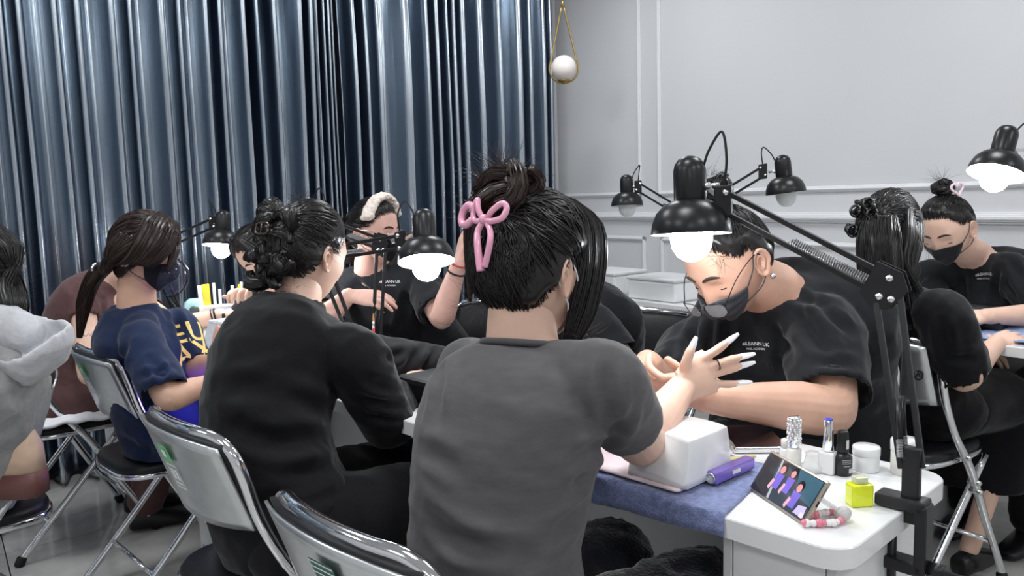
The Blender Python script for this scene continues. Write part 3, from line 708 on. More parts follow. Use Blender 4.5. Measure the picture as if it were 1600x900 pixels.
class Person:
    def __init__(self, label, pel, nb, rs, ls, head, skin, build=(1, 1), bend=0.04, ps=None, group=None):
        """rs, ls: right and left shoulder joints of the person; head: Head"""
        self.pel, self.nb, self.rs, self.ls = [np.asarray(x, float) for x in (pel, nb, rs, ls)]
        self.H = head; self.skin = skin; self.sc = build; self.bend = bend
        self.ss = nrm(self.rs - self.ls); self.ps = nrm(ps) if ps is not None else nrm([self.ss[0], self.ss[1], 0])
        self.root = thing('person', label, 'person', (self.pel[0], self.pel[1], 0.0), group)
        self.core = MB(); self.fine = MB(); self.raw = MB()
        self.core.loft(torso_rows(self.pel, self.nb, self.ps, self.ss, bend, (build[0] * 0.72, build[1] * 0.66)), 24)
        for s in (self.rs, self.ls): self.core.tube(catmull([self.nb - (0, 0, 0.03), (self.nb + s) / 2 - (0, 0, 0.01), s], 8), [0.045, 0.044, 0.043, 0.042, 0.042, 0.042, 0.042, 0.04], 14, round_end=True)
        hb = self.H.w(np.array([0, -0.012, -0.055])); hb2 = self.H.w(np.array([0, 0.0, -0.02]))
        nk = 0.052 * (0.6 + 0.4 * build[0])
        self.core.tube(catmull([self.nb - nrm(self.nb - self.pel) * 0.06, self.nb, (self.nb + hb) / 2, hb, hb2], 14), np.linspace(nk * 1.22, nk * 0.98, 14), 18, round_end=True)
        head_mesh(self.raw, self.H)
        self.ear_sides = (1, -1)
        self.tips = {}
        self.fine_vox = 0.0044
    def sit(self, V, z=0.482):
        """flesh and cloth flatten on the chair seat"""
        d = np.linalg.norm((V - self.pel)[:, :2], axis=1); k = (d < 0.23) & (V[:, 2] > 0.40); V = V.copy(); V[k, 2] = np.maximum(V[k, 2], z); return V
    def arm(self, side, elbow, wrist, hd=None, hn=None, ht=None, r=1.0, hs=1.0, **kw):
        s = self.rs if side == 'r' else self.ls; e = np.asarray(elbow, float); w = np.asarray(wrist, float)
        P = catmull([s, (s * 0.5 + e * 0.5), e], 10); self.core.tube(P, np.linspace(0.046, 0.040, 10) * r, 16, round_end=True)
        L = np.linalg.norm(w - e); m1 = e + (w - e) * 0.3
        P = np.vstack([catmull([s + (e - s) * 0.55, s + (e - s) * 0.8, e + (w - e) * 0.04, m1, e + (w - e) * 0.68, w], 22)])
        rr = np.interp(np.linspace(0, 5, 22), range(6), np.array([0.043, 0.042, 0.0415, 0.041, 0.032, 0.026]) * [r, r, r, r, 1 + (r - 1) * 0.7, 1 + (r - 1) * 0.4])
        self.fine.tube(P, rr, 18, round_end=True)
        if hd is not None: self.tips[side] = hand(self.fine, w, hd, hn, ht, s=hs, **kw)
    def leg(self, side, knee, ankle, foot=None):
        hip = self.pel + self.ps * (0.085 if side == 'r' else -0.085) - np.array([0, 0, 0.02]); k = np.asarray(knee); a = np.asarray(ankle)
        self.core.tube(catmull([hip, (hip + k) / 2, k], 10), np.linspace(0.075, 0.052, 10), 16, round_end=True)
        self.core.tube(catmull([k, k + (a - k) * 0.3 , a], 10), [0.05, 0.05, 0.051, 0.05, 0.047, 0.043, 0.039, 0.035, 0.032, 0.03], 16, round_end=True)
        return hip, k, a
    def body(self):
        for s in self.ear_sides: ear(self.raw, self.H, s)
        V, F, N = remesh(*self.core.arrays(), 0.011, 3)
        mb = MB().add(self.sit(V, 0.486), F)
        if self.fine.n:
            V, F, N = remesh(*self.fine.arrays(), self.fine_vox, 3); mb.add(V, F)
        V, F = self.raw.arrays(); mb.add(V, F)
        o = mb.build('body', self.skin, self.root); self.bodyo = o
        return o
    def eyes(self, closed=0.7, brow=True):
        H = self.H
        for s in (1, -1):
            c = np.array([s * 0.0315, 0.0745, -0.003])
            lid = MB().ball(H.w(c - [0, 0.0068, 0]), np.array([0.0150, 0.0085, 0.0095]) * H.s, H.ax(), 18, 12); lid.build('eyelid', self.skin, self.root)
            pts = [c - [0, 0.0062, 0] + np.array([s * 0.0155 * math.sin(a), 0.0086 * math.cos(a) * 1.0, -0.0046 - 0.002 * math.cos(a)]) for a in np.linspace(-0.95, 1.1, 12)]
            MB().tube(H.w(np.array(pts)), np.array([0.0006] + [0.0013] * 10 + [0.0005]) * H.s, 6).build('eyelashes', M_lash, self.root)
            if brow:
                D = [ldir(s * lo, la) for lo, la in ((9, 11), (16, 13.0), (25, 14), (34, 13.0), (41, 10.5))]
                P = head_pts(np.array(D)); P[:, 1] += 0.0015
                MB().tube(H.w(catmull(P, 14)), np.interp(np.linspace(0, 4, 14), range(5), [0.0020, 0.0036, 0.0036, 0.0028, 0.0010]), 8).build('eyebrow', M_brow, self.root)
    def shirt(self, name, m, sleeves, grow=0.012, vox=0.0075, wr=(0.004, 14), cr=(), prof=FEM, hem=-0.2, neck_rad=0.066, col_h=0.0, seed=0.0, extra=None, trap=0.052, sm=4, shoulder_r=0.058):
        mb = MB()
        pr = [p for p in prof if p[0] >= hem and p[0] < 1.0]
        rows = torso_rows(self.pel, self.nb, self.ps, self.ss, self.bend, self.sc, pr, grow)
        T = nrm(self.nb - self.pel); s = self.ss; f = np.cross(T, s); f = nrm(f)
        up = nrm(self.H.c - self.nb)
        for k, (dz, rr) in enumerate(((0.0, 1.0), (0.008 + col_h, 0.94), (0.008 + col_h, 0.80), (-0.03, 0.7))):
            rows.append((self.nb + up * dz, s * neck_rad * rr, f * neck_rad * 0.95 * rr))
        mb.loft(rows, 30)
        for q in (self.rs, self.ls):
            mb.tube(catmull([self.nb - T * 0.035, self.nb * 0.5 + q * 0.5 - T * 0.014, q], 10), np.linspace(trap, shoulder_r, 10) * (0.75 + 0.25 * self.sc[0]), 18, round_end=True)
        for pts, rad in sleeves: sleeve(mb, pts, rad)
        if extra: extra(mb)
        V, F, N = remesh(*mb.arrays(), vox, sm)
        if wr: V = wrinkle(V, N, wr[0], wr[1], wr[2] if len(wr) > 2 else (1, 1, 1), seed)
        if len(cr): V = fold_lines(V, F, N, cr)
        V = self.sit(V, 0.481)
        o = mesh_obj(name, V, F, m, self.root); self.shirto = (V, F, o)
        return o
    def print_text(self, text, px, py, size, m, name='shirt_print', dep=None, dir_u=None, lift=0.0015, space=1.0, dv=None):
        """flat print pressed onto the shirt where the line through a pixel meets it"""
        V, F, o = self.shirto
        bvh = BVHTree.FromPolygons([Vector(v) for v in V], F)
        d = nrm(ray(px, py)); hit, nn, _, _ = bvh.ray_cast(Vector(CP), Vector(d))
        if hit is None: print('no hit', text); return
        nn = np.array(nn); nn = nn if np.dot(nn, d) < 0 else -nn
        u = (CR - d * (np.dot(CR, nn) / np.dot(d, nn))) if dir_u is None else np.asarray(dir_u, float); u = nrm(u - nn * np.dot(u, nn)); v = np.cross(nn, u)
        cu = bpy.data.curves.new('txt', 'FONT'); cu.body = text; cu.size = size; cu.align_x = 'CENTER'; cu.align_y = 'CENTER'; cu.space_character = space; cu.offset = size * 0.012
        cu.resolution_u = 3
        to = bpy.data.objects.new('txt', cu); COL.objects.link(to)
        dg = bpy.context.evaluated_depsgraph_get(); me = bpy.data.meshes.new_from_object(to.evaluated_get(dg))
        bm = bmesh.new(); bm.from_mesh(me)
        for _ in range(2): bmesh.ops.subdivide_edges(bm, edges=[e for e in bm.edges if e.calc_length() > size * 0.12], cuts=1)
        bmesh.ops.triangulate(bm, faces=bm.faces)
        P = []
        for w in bm.verts:
            q = np.array(hit) + u * w.co.x + v * w.co.y + nn * 0.08
            h2 = bvh.ray_cast(Vector(q), Vector(-nn))
            P.append((np.array(h2[0]) + nn * lift) if h2[0] is not None and h2[3] < 0.2 else np.array(hit) + u * w.co.x + v * w.co.y + nn * lift)
        bm.verts.index_update(); Fq = [tuple(x.index for x in f.verts) for f in bm.faces]; bm.free()
        bpy.data.objects.remove(to); bpy.data.curves.remove(cu); bpy.data.meshes.remove(me)
        return mesh_obj(name, np.array(P), Fq, m, self.root, smooth=False)
    def marks(self, name, m, lines, r=0.0008):
        """thin drawn lines on the skin: pixel polylines dropped onto the body"""
        me = self.bodyo.data; b = BASE[self.root.name]; V = [v.co + Vector(b) for v in me.vertices]; bvh = BVHTree.FromPolygons(V, [tuple(p.vertices) for p in me.polygons]); mb = MB()
        for ln in lines:
            P = [bvh.ray_cast(Vector(CP), Vector(nrm(ray(*q))))[0] for q in ln]; P = [np.array(x) - CF * 0.0005 for x in P if x is not None]
            if len(P) > 2: mb.tube(catmull(P, len(P) * 4), r, 5)
        if mb.n: mb.build(name, m, self.root)
    def cloth(self, name, m, tubes, vox=0.013, wr=(0.004, 12), cr=(), sm=4, lofts=(), seed=3.0):
        mb = MB()
        for pts, rad in tubes:
            k = len(pts); P = catmull(pts, 8 * k); mb.tube(P, np.interp(np.linspace(0, k - 1, 8 * k), range(k), rad), 20, round_end=True)
        for rows, n, e in lofts: mb.loft(rows, n, e)
        V, F, N = remesh(*mb.arrays(), vox, sm)
        if wr: V = wrinkle(V, N, wr[0], wr[1], (1, 1, 1), seed)
        return mesh_obj(name, self.sit(V, 0.483), F, m, self.root)

# ------------------------------------------------------------------ hair
def strands_geo(P, R):
    """P (n,k,3) strand points, R (k,) radii: three-sided tapered strands"""
    P = np.asarray(P, float); n, k, _ = P.shape; R = np.broadcast_to(R, (n, k))
    T = np.gradient(P, axis=1); T /= np.maximum(1e-9, np.linalg.norm(T, axis=2))[..., None]
    ref = np.array([0.31, 0.52, 0.79]); U = np.cross(T, ref); U /= np.maximum(1e-6, np.linalg.norm(U, axis=2))[..., None]; W = np.cross(T, U)
    A = [0, 2 * math.pi / 3, 4 * math.pi / 3]
    V = np.stack([P + (U * math.cos(a) + W * math.sin(a)) * R[..., None] for a in A], 2).reshape(-1, 3)
    idx = np.arange(n * k * 3).reshape(n, k, 3); a = idx[:, :-1]; b = idx[:, 1:]
    return V, np.stack([a, np.roll(a, -1, 2), np.roll(b, -1, 2), b], -1).reshape(-1, 4)
def hairline_std(lon, lat, front=46, temple=30, ear=2, nape=-42):
    a = np.abs(lon); h = np.interp(a, [0, 35, 55, 72, 90, 105, 130, 180], [front, front - 4, temple, ear + 8, ear + 8, ear - 18, nape, nape])
    return lat - h
def hair_cap(H, parent, m, line=hairline_std, thick=0.010, name='hair', lump=0.002, **kw):
    lon = np.linspace(-180, 180, 96, endpoint=False); lat = np.linspace(-60, 89, 60)
    LO, LA = np.meshgrid(lon, lat); D = ldir(LO, LA); P = head_pts(D, False)
    k = line(LO, LA, **kw) - 5.0 - 2.5 * np.sin(LO * 0.55) * np.sin(LO * 0.21 + 1); th = thick * sstep(-1, 12, k) + 0.0003
    nz = np.array([noise.noise((d[0] * 6, d[1] * 6, d[2] * 6)) for d in D.reshape(-1, 3)]).reshape(LO.shape)
    P = P + D * (th + lump * nz * sstep(0, 12, k))[..., None]
    V = H.w(P.reshape(-1, 3)); n = len(lon); F = []
    for j in range(len(lat) - 1):
        for i in range(n):
            q = (j * n + i, j * n + (i + 1) % n, (j + 1) * n + (i + 1) % n, (j + 1) * n + i)
            if k.reshape(-1)[list(q)].min() > -1.5: F.append(q[::-1])
    top = len(V); V = np.vstack([V, H.w(head_pts(np.array([[0, 0, 1.0]]), False) + [0, 0, thick])])
    for i in range(n): F.append(((len(lat) - 1) * n + i, top, (len(lat) - 1) * n + (i + 1) % n))
    used = sorted({i for f in F for i in f}); mp = {u: i for i, u in enumerate(used)}
    return mesh_obj(name, V[used], [tuple(mp[i] for i in f) for f in F], m, parent)
def cap_strands(H, target, n, seed=0, line=hairline_std, thick=0.010, k=9, stop=0.92, rad=0.0013, jit=0.16, sag=0.0, lonr=(-180, 180), latr=(-45, 88), edge=0.7, **kw):
    """strands combed over the scalp from random roots towards a gathering point"""
    g = np.random.default_rng(seed); tgt = nrm(target); out = []
    while len(out) < n:
        lo = g.uniform(*lonr); z = g.uniform(math.sin(math.radians(latr[0])), math.sin(math.radians(latr[1]))); la = math.degrees(math.asin(z))
        if g.random() < edge: la = float(-line(np.array(lo), np.array(0.0), **kw)) - 3 + abs(g.normal(0, 9))
        if line(np.array(lo), np.array(la), **kw) < -3.5 or la > 86: continue
        d0 = ldir(np.array(float(lo)), np.array(float(la))); d1 = nrm(tgt + g.normal(0, jit, 3)); om = math.acos(np.clip(d0 @ d1, -1, 1))
        if om < 0.15: continue
        e = g.uniform(0.78, stop) if om > 0.6 else stop; ts = np.linspace(0, e, k)
        D = np.array([(math.sin((1 - t) * om) * d0 + math.sin(t * om) * d1) / math.sin(om) for t in ts]); D[:, 2] -= sag * np.sin(np.pi * ts); D /= np.linalg.norm(D, axis=1)[:, None]
        h = thick * g.uniform(0.75, 1.25) * np.minimum(1, 0.06 + 3.2 * ts) * (1 - 0.55 * sstep(0.6, 1.0, ts / e)) + 0.0012 * np.sin(ts * g.uniform(4, 12) + g.uniform(0, 6))
        out.append(H.w(head_pts(D, False) + D * h[:, None]))
    return np.array(out), rad * np.array([0.5] + [1.0] * (k - 2) + [0.4])
def hank(pts, rad, n, seed=0, k=13, wave=0.0, r=0.0014, twist=0.0, core=True, flat=1.0, taper=True, loose=0.15):
    """a lock of strands following a path; returns strands and an inner core"""
    g = np.random.default_rng(seed); P = catmull(pts, k); R = np.interp(np.linspace(0, len(rad) - 1, k), range(len(rad)), rad); T, U, W = frames(P); out = []
    for i in range(n):
        a = g.uniform(0, 2 * math.pi); q = math.sqrt(g.uniform(0.25, 1)) * (1 + (g.uniform(0, loose) if g.random() < 0.3 else 0)); ph = g.uniform(0, 6.28); fq = g.uniform(1, 3)
        aa = a + twist * np.linspace(0, 1, k) + 0.25 * np.sin(np.linspace(0, fq, k) * 3 + ph)
        out.append(P + (U * np.cos(aa)[:, None] + W * (np.sin(aa) * flat)[:, None]) * (R * q)[:, None] + U * (wave * np.sin(np.linspace(0, 9, k) + ph))[:, None])
    rr = r * np.array([0.7] + [1.0] * (k - 3) + [0.7, 0.3]) if taper else r * np.ones(k)
    mb = MB().loft([(p, u * q * 0.86, w * q * 0.86 * flat) for p, u, w, q in zip(P, U, W, R)], 16) if core else None
    return np.array(out), rr, mb
def flyaways(centre, rad, n, length, seed=0, up=(0, 0, 1), k=7, r=0.0005):
    g = np.random.default_rng(seed); out = []
    for i in range(n):
        d = nrm(g.normal(0, 1, 3) + np.asarray(up) * 0.9); p = np.asarray(centre) + d * rad * g.uniform(0.7, 1.0); v = nrm(d + g.normal(0, 0.5, 3)); L = length * g.uniform(0.4, 1.0); c = g.normal(0, 0.6, 3)
        t = np.linspace(0, 1, k)[:, None]; out.append(p + v * L * t + c * L * 0.4 * t * t)
    return np.array(out), r * np.linspace(1, 0.3, k)
class Hair:
    """collects strands of one hairdo and builds them as one part"""
    def __init__(self, P, m): self.p = P; self.m = m; self.S = []; self.core = MB(); self.k = 14
    def add(self, S):
        for s in (S,) if not isinstance(S, list) else S: self.S.append((s[0], s[1])); (len(s) > 2 and s[2] is not None) and self.core.add(*s[2].arrays())
    def build(self, name='hair_strands', cname='hair_mass'):
        if self.core.n: self.core.build(cname, self.m, self.p.root)
        VV, FF, o = [], [], 0
        for s, r in self.S:
            V, F = strands_geo(s, r); VV.append(V); FF.append(F + o); o += len(V)
        ob = mesh_obj(name, np.vstack(VV), np.vstack(FF), self.m, self.p.root); ob['kind'] = 'stuff'
        return ob

# ------------------------------------------------------------------ worn things
def face_mask(P, m, off=0.007, pleat=0.0, top=-4, bot=-50, w=62, wire=True, loops=True, nose=0.012):
    """cloth mask over nose, cheeks and chin with loops round the ears"""
    H = P.H; nu, nv = 40, 22; V = []
    for j in range(nv):
        v = j / (nv - 1)
        for i in range(nu):
            u = -1 + 2 * i / (nu - 1); a = abs(u)
            la_top = top - 7 * a ** 1.5; la_bot = bot + 16 * a ** 2
            la = la_top + (la_bot - la_top) * v; lo = u * w * (1 - 0.12 * v)
            d = ldir(np.array(lo), np.array(la)); p = head_pts(d[None], False)[0]
            bulge = nose * math.exp(-(u / 0.28) ** 2) * math.exp(-((v - 0.3) / 0.35) ** 2) + 0.004 * math.exp(-(u / 0.5) ** 2) + 0.009 * math.exp(-(u / 0.22) ** 2) * math.exp(-((v - 0.22) / 0.25) ** 2)
            o = off * (0.35 + 0.65 * min(1, (1 - a) * 4)) + bulge + pleat * math.sin(v * 22) * (1 - a ** 4)
            V.append(p + d * o)
    F = [(j * nu + i, (j + 1) * nu + i, (j + 1) * nu + i + 1, j * nu + i + 1) for j in range(nv - 1) for i in range(nu - 1)]
    o = mesh_obj('face_mask', H.w(np.array(V)), F, m, P.root); s = o.modifiers.new('thick', 'SOLIDIFY'); s.thickness = 0.002; s.offset = 1
    if loops:
        for sd in (1, -1):
            i = nu - 1 if sd > 0 else 0
            A = np.array(V[i]); B = np.array(V[(nv - 1) * nu + i]); E = np.array([sd * 0.078, -0.004, 0.018]); E2_ = np.array([sd * 0.078, -0.022, -0.02])
            mid = (A + E) / 2 + np.array([sd * 0.006, 0, 0]); mid2 = (B + E2_) / 2 + np.array([sd * 0.012, 0, -0.006])
            MB().tube(H.w(catmull([A, mid, E, np.array([sd * 0.079, -0.022, 0.008]), E2_, mid2, B], 40)), 0.0013, 6).build('ear_loop', m, o)
    return o
def cloth_mat(name, c, rough=0.85, bump=0.25, bscale=500, var=0.08, vscale=60, sheen=0.15, stretch=(1, 1, 1)):
    return mat(name, c, rough=rough, bump=bump, bscale=bscale, var=var, vscale=vscale, sheen=sheen, stretch=stretch, spec=0.25)
M_grey = cloth_mat('grey_knit', sr(88, 86, 88), stretch=(1, 1, 4), vscale=25)
M_black = cloth_mat('black_cotton', sr(26, 27, 31))
M_black2 = cloth_mat('black_jersey', sr(15, 15, 18))
M_navy = cloth_mat('navy_cotton', sr(30, 42, 72))
M_brown = cloth_mat('brown_ribbed_cotton', sr(92, 66, 66))
M_trous = cloth_mat('black_trousers', sr(13, 13, 16))
M_fluff = cloth_mat('dark_fleece', sr(24, 25, 34), bump=0.9, bscale=160, sheen=0.5)
M_hood = cloth_mat('pale_grey_fleece', sr(196, 196, 200), bump=0.4, bscale=120)
M_hoodd = cloth_mat('grey_fleece', sr(150, 150, 150), bump=0.4, bscale=120)
M_mask = cloth_mat('black_mask_cloth', sr(30, 31, 34), bump=0.3, bscale=300)
M_maskg = cloth_mat('charcoal_mask_cloth', sr(62, 65, 72), bump=0.3, bscale=300)
M_maskw = cloth_mat('white_mask_cloth', sr(228, 230, 234), bump=0.2, bscale=300)
M_print = mat('white_print', sr(225, 226, 228), rough=0.6)
M_yellow = mat('yellow_print', sr(232, 200, 120), rough=0.6)
M_shoe = mat('black_leather', sr(20, 20, 22), rough=0.35)
M_nail = mat('white_nail_gel', sr(244, 244, 248), rough=0.12, coat=0.6, var=0.01)
M_nailp = mat('pink_nail_gel', sr(236, 196, 196), rough=0.15, coat=0.6)
M_silver = mat('silver', (0.85, 0.85, 0.86), rough=0.18, metal=1.0)
M_lens = mat('clear_lens', (0.9, 0.95, 1.0), rough=0.02, alpha=0.22, var=0.0, coat=0.5)
M_wire = mat('dark_wire', sr(40, 42, 48), rough=0.3, metal=0.8)
M_pinkclip = mat('pink_acrylic', sr(238, 170, 196), rough=0.12, coat=0.5, var=0.03)
# ------------------------------------------------------------------ the people
def V3(*a): return np.array(a, float)
def ssl(s, e, nb, fr=0.72, r0=0.062, r1=0.066, drop=0.0):
    s, e, nb = map(np.asarray, (s, e, nb)); c = s + (nb - s) * 0.25 - V3(0, 0, 0.012)
    return ([c, s, s + (e - s) * fr * 0.55, s + (e - s) * fr], [r0 * 0.92, r0, (r0 + r1) / 2, r1])
def seglen(n, *J): print(n, [round(float(np.linalg.norm(np.asarray(J[i + 1]) - np.asarray(J[i]))), 3) for i in range(len(J) - 1)])
def trousers(P, m, kr, kl, ar, al, rt=(0.105, 0.088, 0.068, 0.055), name='trousers', wr=(0.004, 14), seat=True):
    hr, k1, a1 = P.leg('r', kr, ar); hl, k2, a2 = P.leg('l', kl, al)
    tubes = []
    for h, k, a in ((hr, k1, a1), (hl, k2, a2)):
        tubes += [([h, (h + k) / 2, k], [rt[0], rt[1], rt[2]]), ([k, (k + a) / 2, a + V3(0, 0, 0.03)], [rt[2], rt[2] * 0.95, rt[3]])]
    rows = torso_rows(P.pel, P.nb, P.ps, P.ss, P.bend, P.sc, [p for p in FEM if p[0] < 0.25], 0.006)
    return P.cloth(name, m, tubes, wr=wr, lofts=[(rows, 28, 2.0)])
def shoe(P, heel, fwd, m=None, L=0.23):
    fwd = nrm([fwd[0], fwd[1], 0]); s = np.cross(fwd, (0, 0, 1)); rows = []
    for y, w, h, z in ((-0.03, 0.02, 0.02, 0.035), (-0.02, 0.032, 0.036, 0.042), (0.05, 0.034, 0.04, 0.044), (0.11, 0.042, 0.03, 0.034), (0.17, 0.044, 0.022, 0.026), (0.205, 0.03, 0.015, 0.02), (0.215, 0.01, 0.008, 0.016)):
        c = np.array([heel[0], heel[1], 0]) + fwd * y * L / 0.24; rows.append((c + V3(0, 0, z), s * w, V3(0, 0, h)))
    mb = MB().loft(rows, 18, 2.4); mb.v[-1][:, 2] = np.maximum(mb.v[-1][:, 2], 0.002)
    return mb.build('shoe', m or M_shoe, P.root)

# --- grey T-shirt client (nearest) --------------------------------------------------------
def person_grey():
    H = Head(at(832, 420, 1.27), cdir(0.68, 0.70, -0.26), cdir(0.10, 0.10, 1), 1.0)
    nb = at(815, 545, 1.25); rs = at(942, 596, 1.165); ls = at(735, 580, 1.42); pel = V3(0.655, 0.965, 0.56)
    P = Person('woman in a grey T-shirt with a pink bow hair clip, back to camera', pel, nb, rs, ls, H, M_skin, (0.93, 1.05), 0.03, ps=cdir(0.66, -0.75, 0))
    re, rw = at(1000, 692, 1.37), at(1066, 606, 1.50); le, lw = at(880, 655, 1.62), at(1010, 604, 1.62)
    seglen('grey', pel, nb, H.c); seglen('grey r', nb, rs, re, rw); seglen('grey l', nb, ls, le, lw)
    P.fine_vox = 0.0026
    P.arm('r', re, rw, r=1.02)
    # right hand, fanned towards the technician: each finger set out from its own knuckle to its tip
    d0 = 1.50; mb = P.fine
    pk = lambda x, y, dd: at(x, y, d0 + dd)
    palm = [((1064, 607), 27, 0.0, 0.024), ((1078, 594), 31, 0.004, 0.021), ((1094, 586), 36, 0.010, 0.019), ((1110, 579), 36, 0.014, 0.015)]
    un = nrm(at(1100, 560, d0) - at(1116, 604, d0)); nn = -CF
    for a in range(1):
        mb.loft([(pk(x, y, dz), un * (w * 1.5 / 1250), nn * th) for (x, y), w, dz, th in palm], 20, 2.3)
    fing = {'index': ([(1097, 562, .006), (1117, 549, .004), (1128, 541, .002), (1136, 535, .0)], 0.0088), 'middle': ([(1112, 572, .006), (1131, 566, .0), (1146, 561, -.003), (1158, 558, -.004)], 0.0088),
            'ring': ([(1113, 584, .008), (1133, 579, .004), (1147, 575, .0), (1158, 572, -.002)], 0.0085), 'little': ([(1108, 597, .010), (1130, 600, .008), (1142, 600, .006), (1153, 599, .005)], 0.0077),
            'thumb': ([(1070, 590, .0), (1071, 570, -.010), (1077, 553, -.012), (1081, 543, -.012)], 0.0098)}
    tips = {}
    for k, (pts, r) in fing.items():
        Q = [pk(*p) for p in pts]
        if k != 'thumb': Q = [Q[0] * 0.35 + pk(1092, 586, 0.008) * 0.65] + Q
        PP = catmull(Q, 18); rr = np.interp(np.linspace(0, 1, 18), [0, 0.25, 0.45, 0.7, 0.9, 1], np.array([1.15, 1.08, 0.98, 0.98, 0.84, 0.7]) * r)
        mb.tube(PP, rr, 12, round_end=True); tips[k] = (PP[-1], nrm(PP[-1] - PP[-4]), r * 0.72)
    P.arm('l', le, lw, hd=at(1075, 590, 1.60) - lw, hn=V3(0, 0, 1), ht=cdir(-0.2, 1, 0), hs=0.95, curl=(15, 20, 15))
    P.body()
    for k, (tp_, d, r) in tips.items():
        n = nrm(-CF - d * np.dot(-CF, d)); n = nrm(n + CU * 0.35); n = nrm(n - d * np.dot(n, d))
        nail_mesh(tp_ - d * 0.004, d, n, r * 0.95, 0.031 if k != 'thumb' else 0.026).build('fingernail', M_nail, P.root)
    q = at(1122, 569, d0 - 0.002); tdir = nrm(at(1131, 566, d0) - at(1112, 572, d0)); u = nrm(np.cross(tdir, CF)); w = np.cross(tdir, u)
    MB().tube([q + (u * math.cos(a) + w * math.sin(a)) * 0.0098 for a in np.linspace(0, 2 * math.pi, 24)], 0.0013, 6).build('finger_ring', M_wire, P.root)
    wr = at(1010, 604, 1.62)
    # T-shirt
    a1, a2 = rs + (re - rs) * 0.25, at(950, 690, 1.20)
    cr = [(at(950, 560, 1.17), at(955, 690, 1.22), 0.012, 0.006), (at(948, 692, 1.2), at(900, 720, 1.2), 0.012, 0.007), (at(945, 705, 1.2), at(890, 770, 1.2), 0.012, 0.006), (at(958, 690, 1.2), at(985, 640, 1.22), 0.012, 0.006),
          (at(660, 700, 1.32), at(720, 735, 1.2), 0.014, 0.004), (at(655, 800, 1.28), at(760, 870, 1.16), 0.016, 0.006), (at(665, 840, 1.28), at(830, 868, 1.12), 0.014, 0.004), (at(930, 780, 1.15), at(860, 840, 1.1), 0.014, 0.005), (at(690, 560, 1.40), at(680, 660, 1.38), 0.014, 0.004)]
    P.shirt('t_shirt', M_grey, [ssl(rs, re, nb, 0.62, 0.062, 0.060), ssl(ls, le, nb, 0.62, 0.060, 0.060)], grow=0.010, vox=0.0062, wr=(0.0022, 11, (1, 1, 1.6)), cr=cr, neck_rad=0.064)
    # collar rib
    up = nrm(H.c - nb); s = P.ss; f = nrm(np.cross(up, s))
    MB().tube([nb + up * (0.008 + 0.006 * math.sin(a)) + s * 0.0635 * math.cos(a) + f * 0.061 * math.sin(a) for a in np.linspace(0, 2 * math.pi, 49)], 0.0055, 8).build('collar', M_grey, P.root)
    trousers(P, M_fluff, V3(1.02, 0.87, 0.56), V3(0.98, 1.06, 0.56), V3(0.96, 0.87, 0.08), V3(0.92, 1.06, 0.08), rt=(0.11, 0.098, 0.085, 0.07), wr=(0.008, 22))
    shoe(P, (0.94, 0.87), (1, 0, 0)); shoe(P, (0.90, 1.06), (1, 0, 0))
    # hair swept up into a claw clip
    hair_cap(H, P.root, M_hair, thick=0.014, nape=-44, ear=-4)
    h = Hair(P, M_hair); T = (0.0, -0.80, 0.60)
    h.add(cap_strands(H, T, 1700, 1, thick=0.015, nape=-46, ear=-4, jit=0.22, rad=0.0014))
    # side lengths falling past the right ear and cheek
    L = lambda *p: H.w(np.array(p))
    for i in range(5):
        y = 0.040 + 0.012 * i
        h.add(hank([L(0.012, y * 0.6, 0.120), L(0.050, y * 0.90, 0.085), L(0.070, y * 0.88, 0.02), L(0.069, y * 0.84, -0.055), L(0.060, y * 0.75, -0.128 + 0.006 * i)], [0.009, 0.013, 0.012, 0.010, 0.003], 80, 20 + i, r=0.0011))
        h.add(hank([L(-0.015, y * 0.6, 0.122), L(-0.062, y, 0.085), L(-0.088, y + 0.012, 0.02), L(-0.084, y + 0.012, -0.055), L(-0.074, y, -0.11)], [0.010, 0.016, 0.015, 0.012, 0.004], 50, 40 + i, r=0.0011))
    h.build()
    hb = Hair(P, M_hairb)
    B = L(-0.022, -0.068, 0.104)
    # messy brown bun: coiled locks
    for i in range(7):
        g = np.random.default_rng(100 + i); a0 = g.uniform(0, 6.28); nrm_ = nrm(g.normal(0, 0.5, 3) + V3(0, 0, 1)); u = nrm(np.cross(nrm_, g.normal(0, 1, 3))); w = np.cross(nrm_, u)
        cc = B + g.normal(0, 0.012, 3); rr = g.uniform(0.026, 0.04)
        hb.add(hank([cc + (u * math.cos(a0 + t) + w * math.sin(a0 + t)) * rr + nrm_ * 0.01 * math.sin(2 * t) for t in np.linspace(0, 4.6, 8)], [0.008, 0.015, 0.016, 0.014, 0.008], 70, 60 + i, r=0.0010))
    lh = L(-0.075, -0.055, 0.02)
    for i in range(4):
        hb.add(hank([B + H.R * (-0.01 * i) - H.U * 0.005, L(-0.055 - 0.008 * i, -0.075, 0.085), L(-0.082 - 0.004 * i, -0.06, 0.03), L(-0.083, -0.045, -0.03 - 0.012 * i)], [0.014, 0.013, 0.009, 0.003], 60, 80 + i, r=0.0010))
    hb.add(flyaways(B + V3(0, 0, 0.01), 0.045, 110, 0.055, 5, r=0.0006)); hb.add(flyaways(L(-0.05, -0.06, 0.07), 0.04, 50, 0.05, 6, up=-H.R, r=0.0005))
    hb.add(flyaways(L(-0.06, -0.03, -0.06), 0.03, 45, 0.06, 8, up=-H.R - H.U, r=0.0004)); hb.add(flyaways(L(0.078, 0.055, -0.09), 0.02, 26, 0.07, 9, up=H.F - H.U * 0.5, r=0.0005))
    hb.build('bun_strands', 'bun')
    # pink bow claw clip
    c0 = L(0.004, -0.116, 0.050); R_, U_ = 0.86 * nrm(H.R * 0.96 + H.F * -0.05), 0.84 * H.U; N_ = nrm(-H.F + H.U * 0.25)
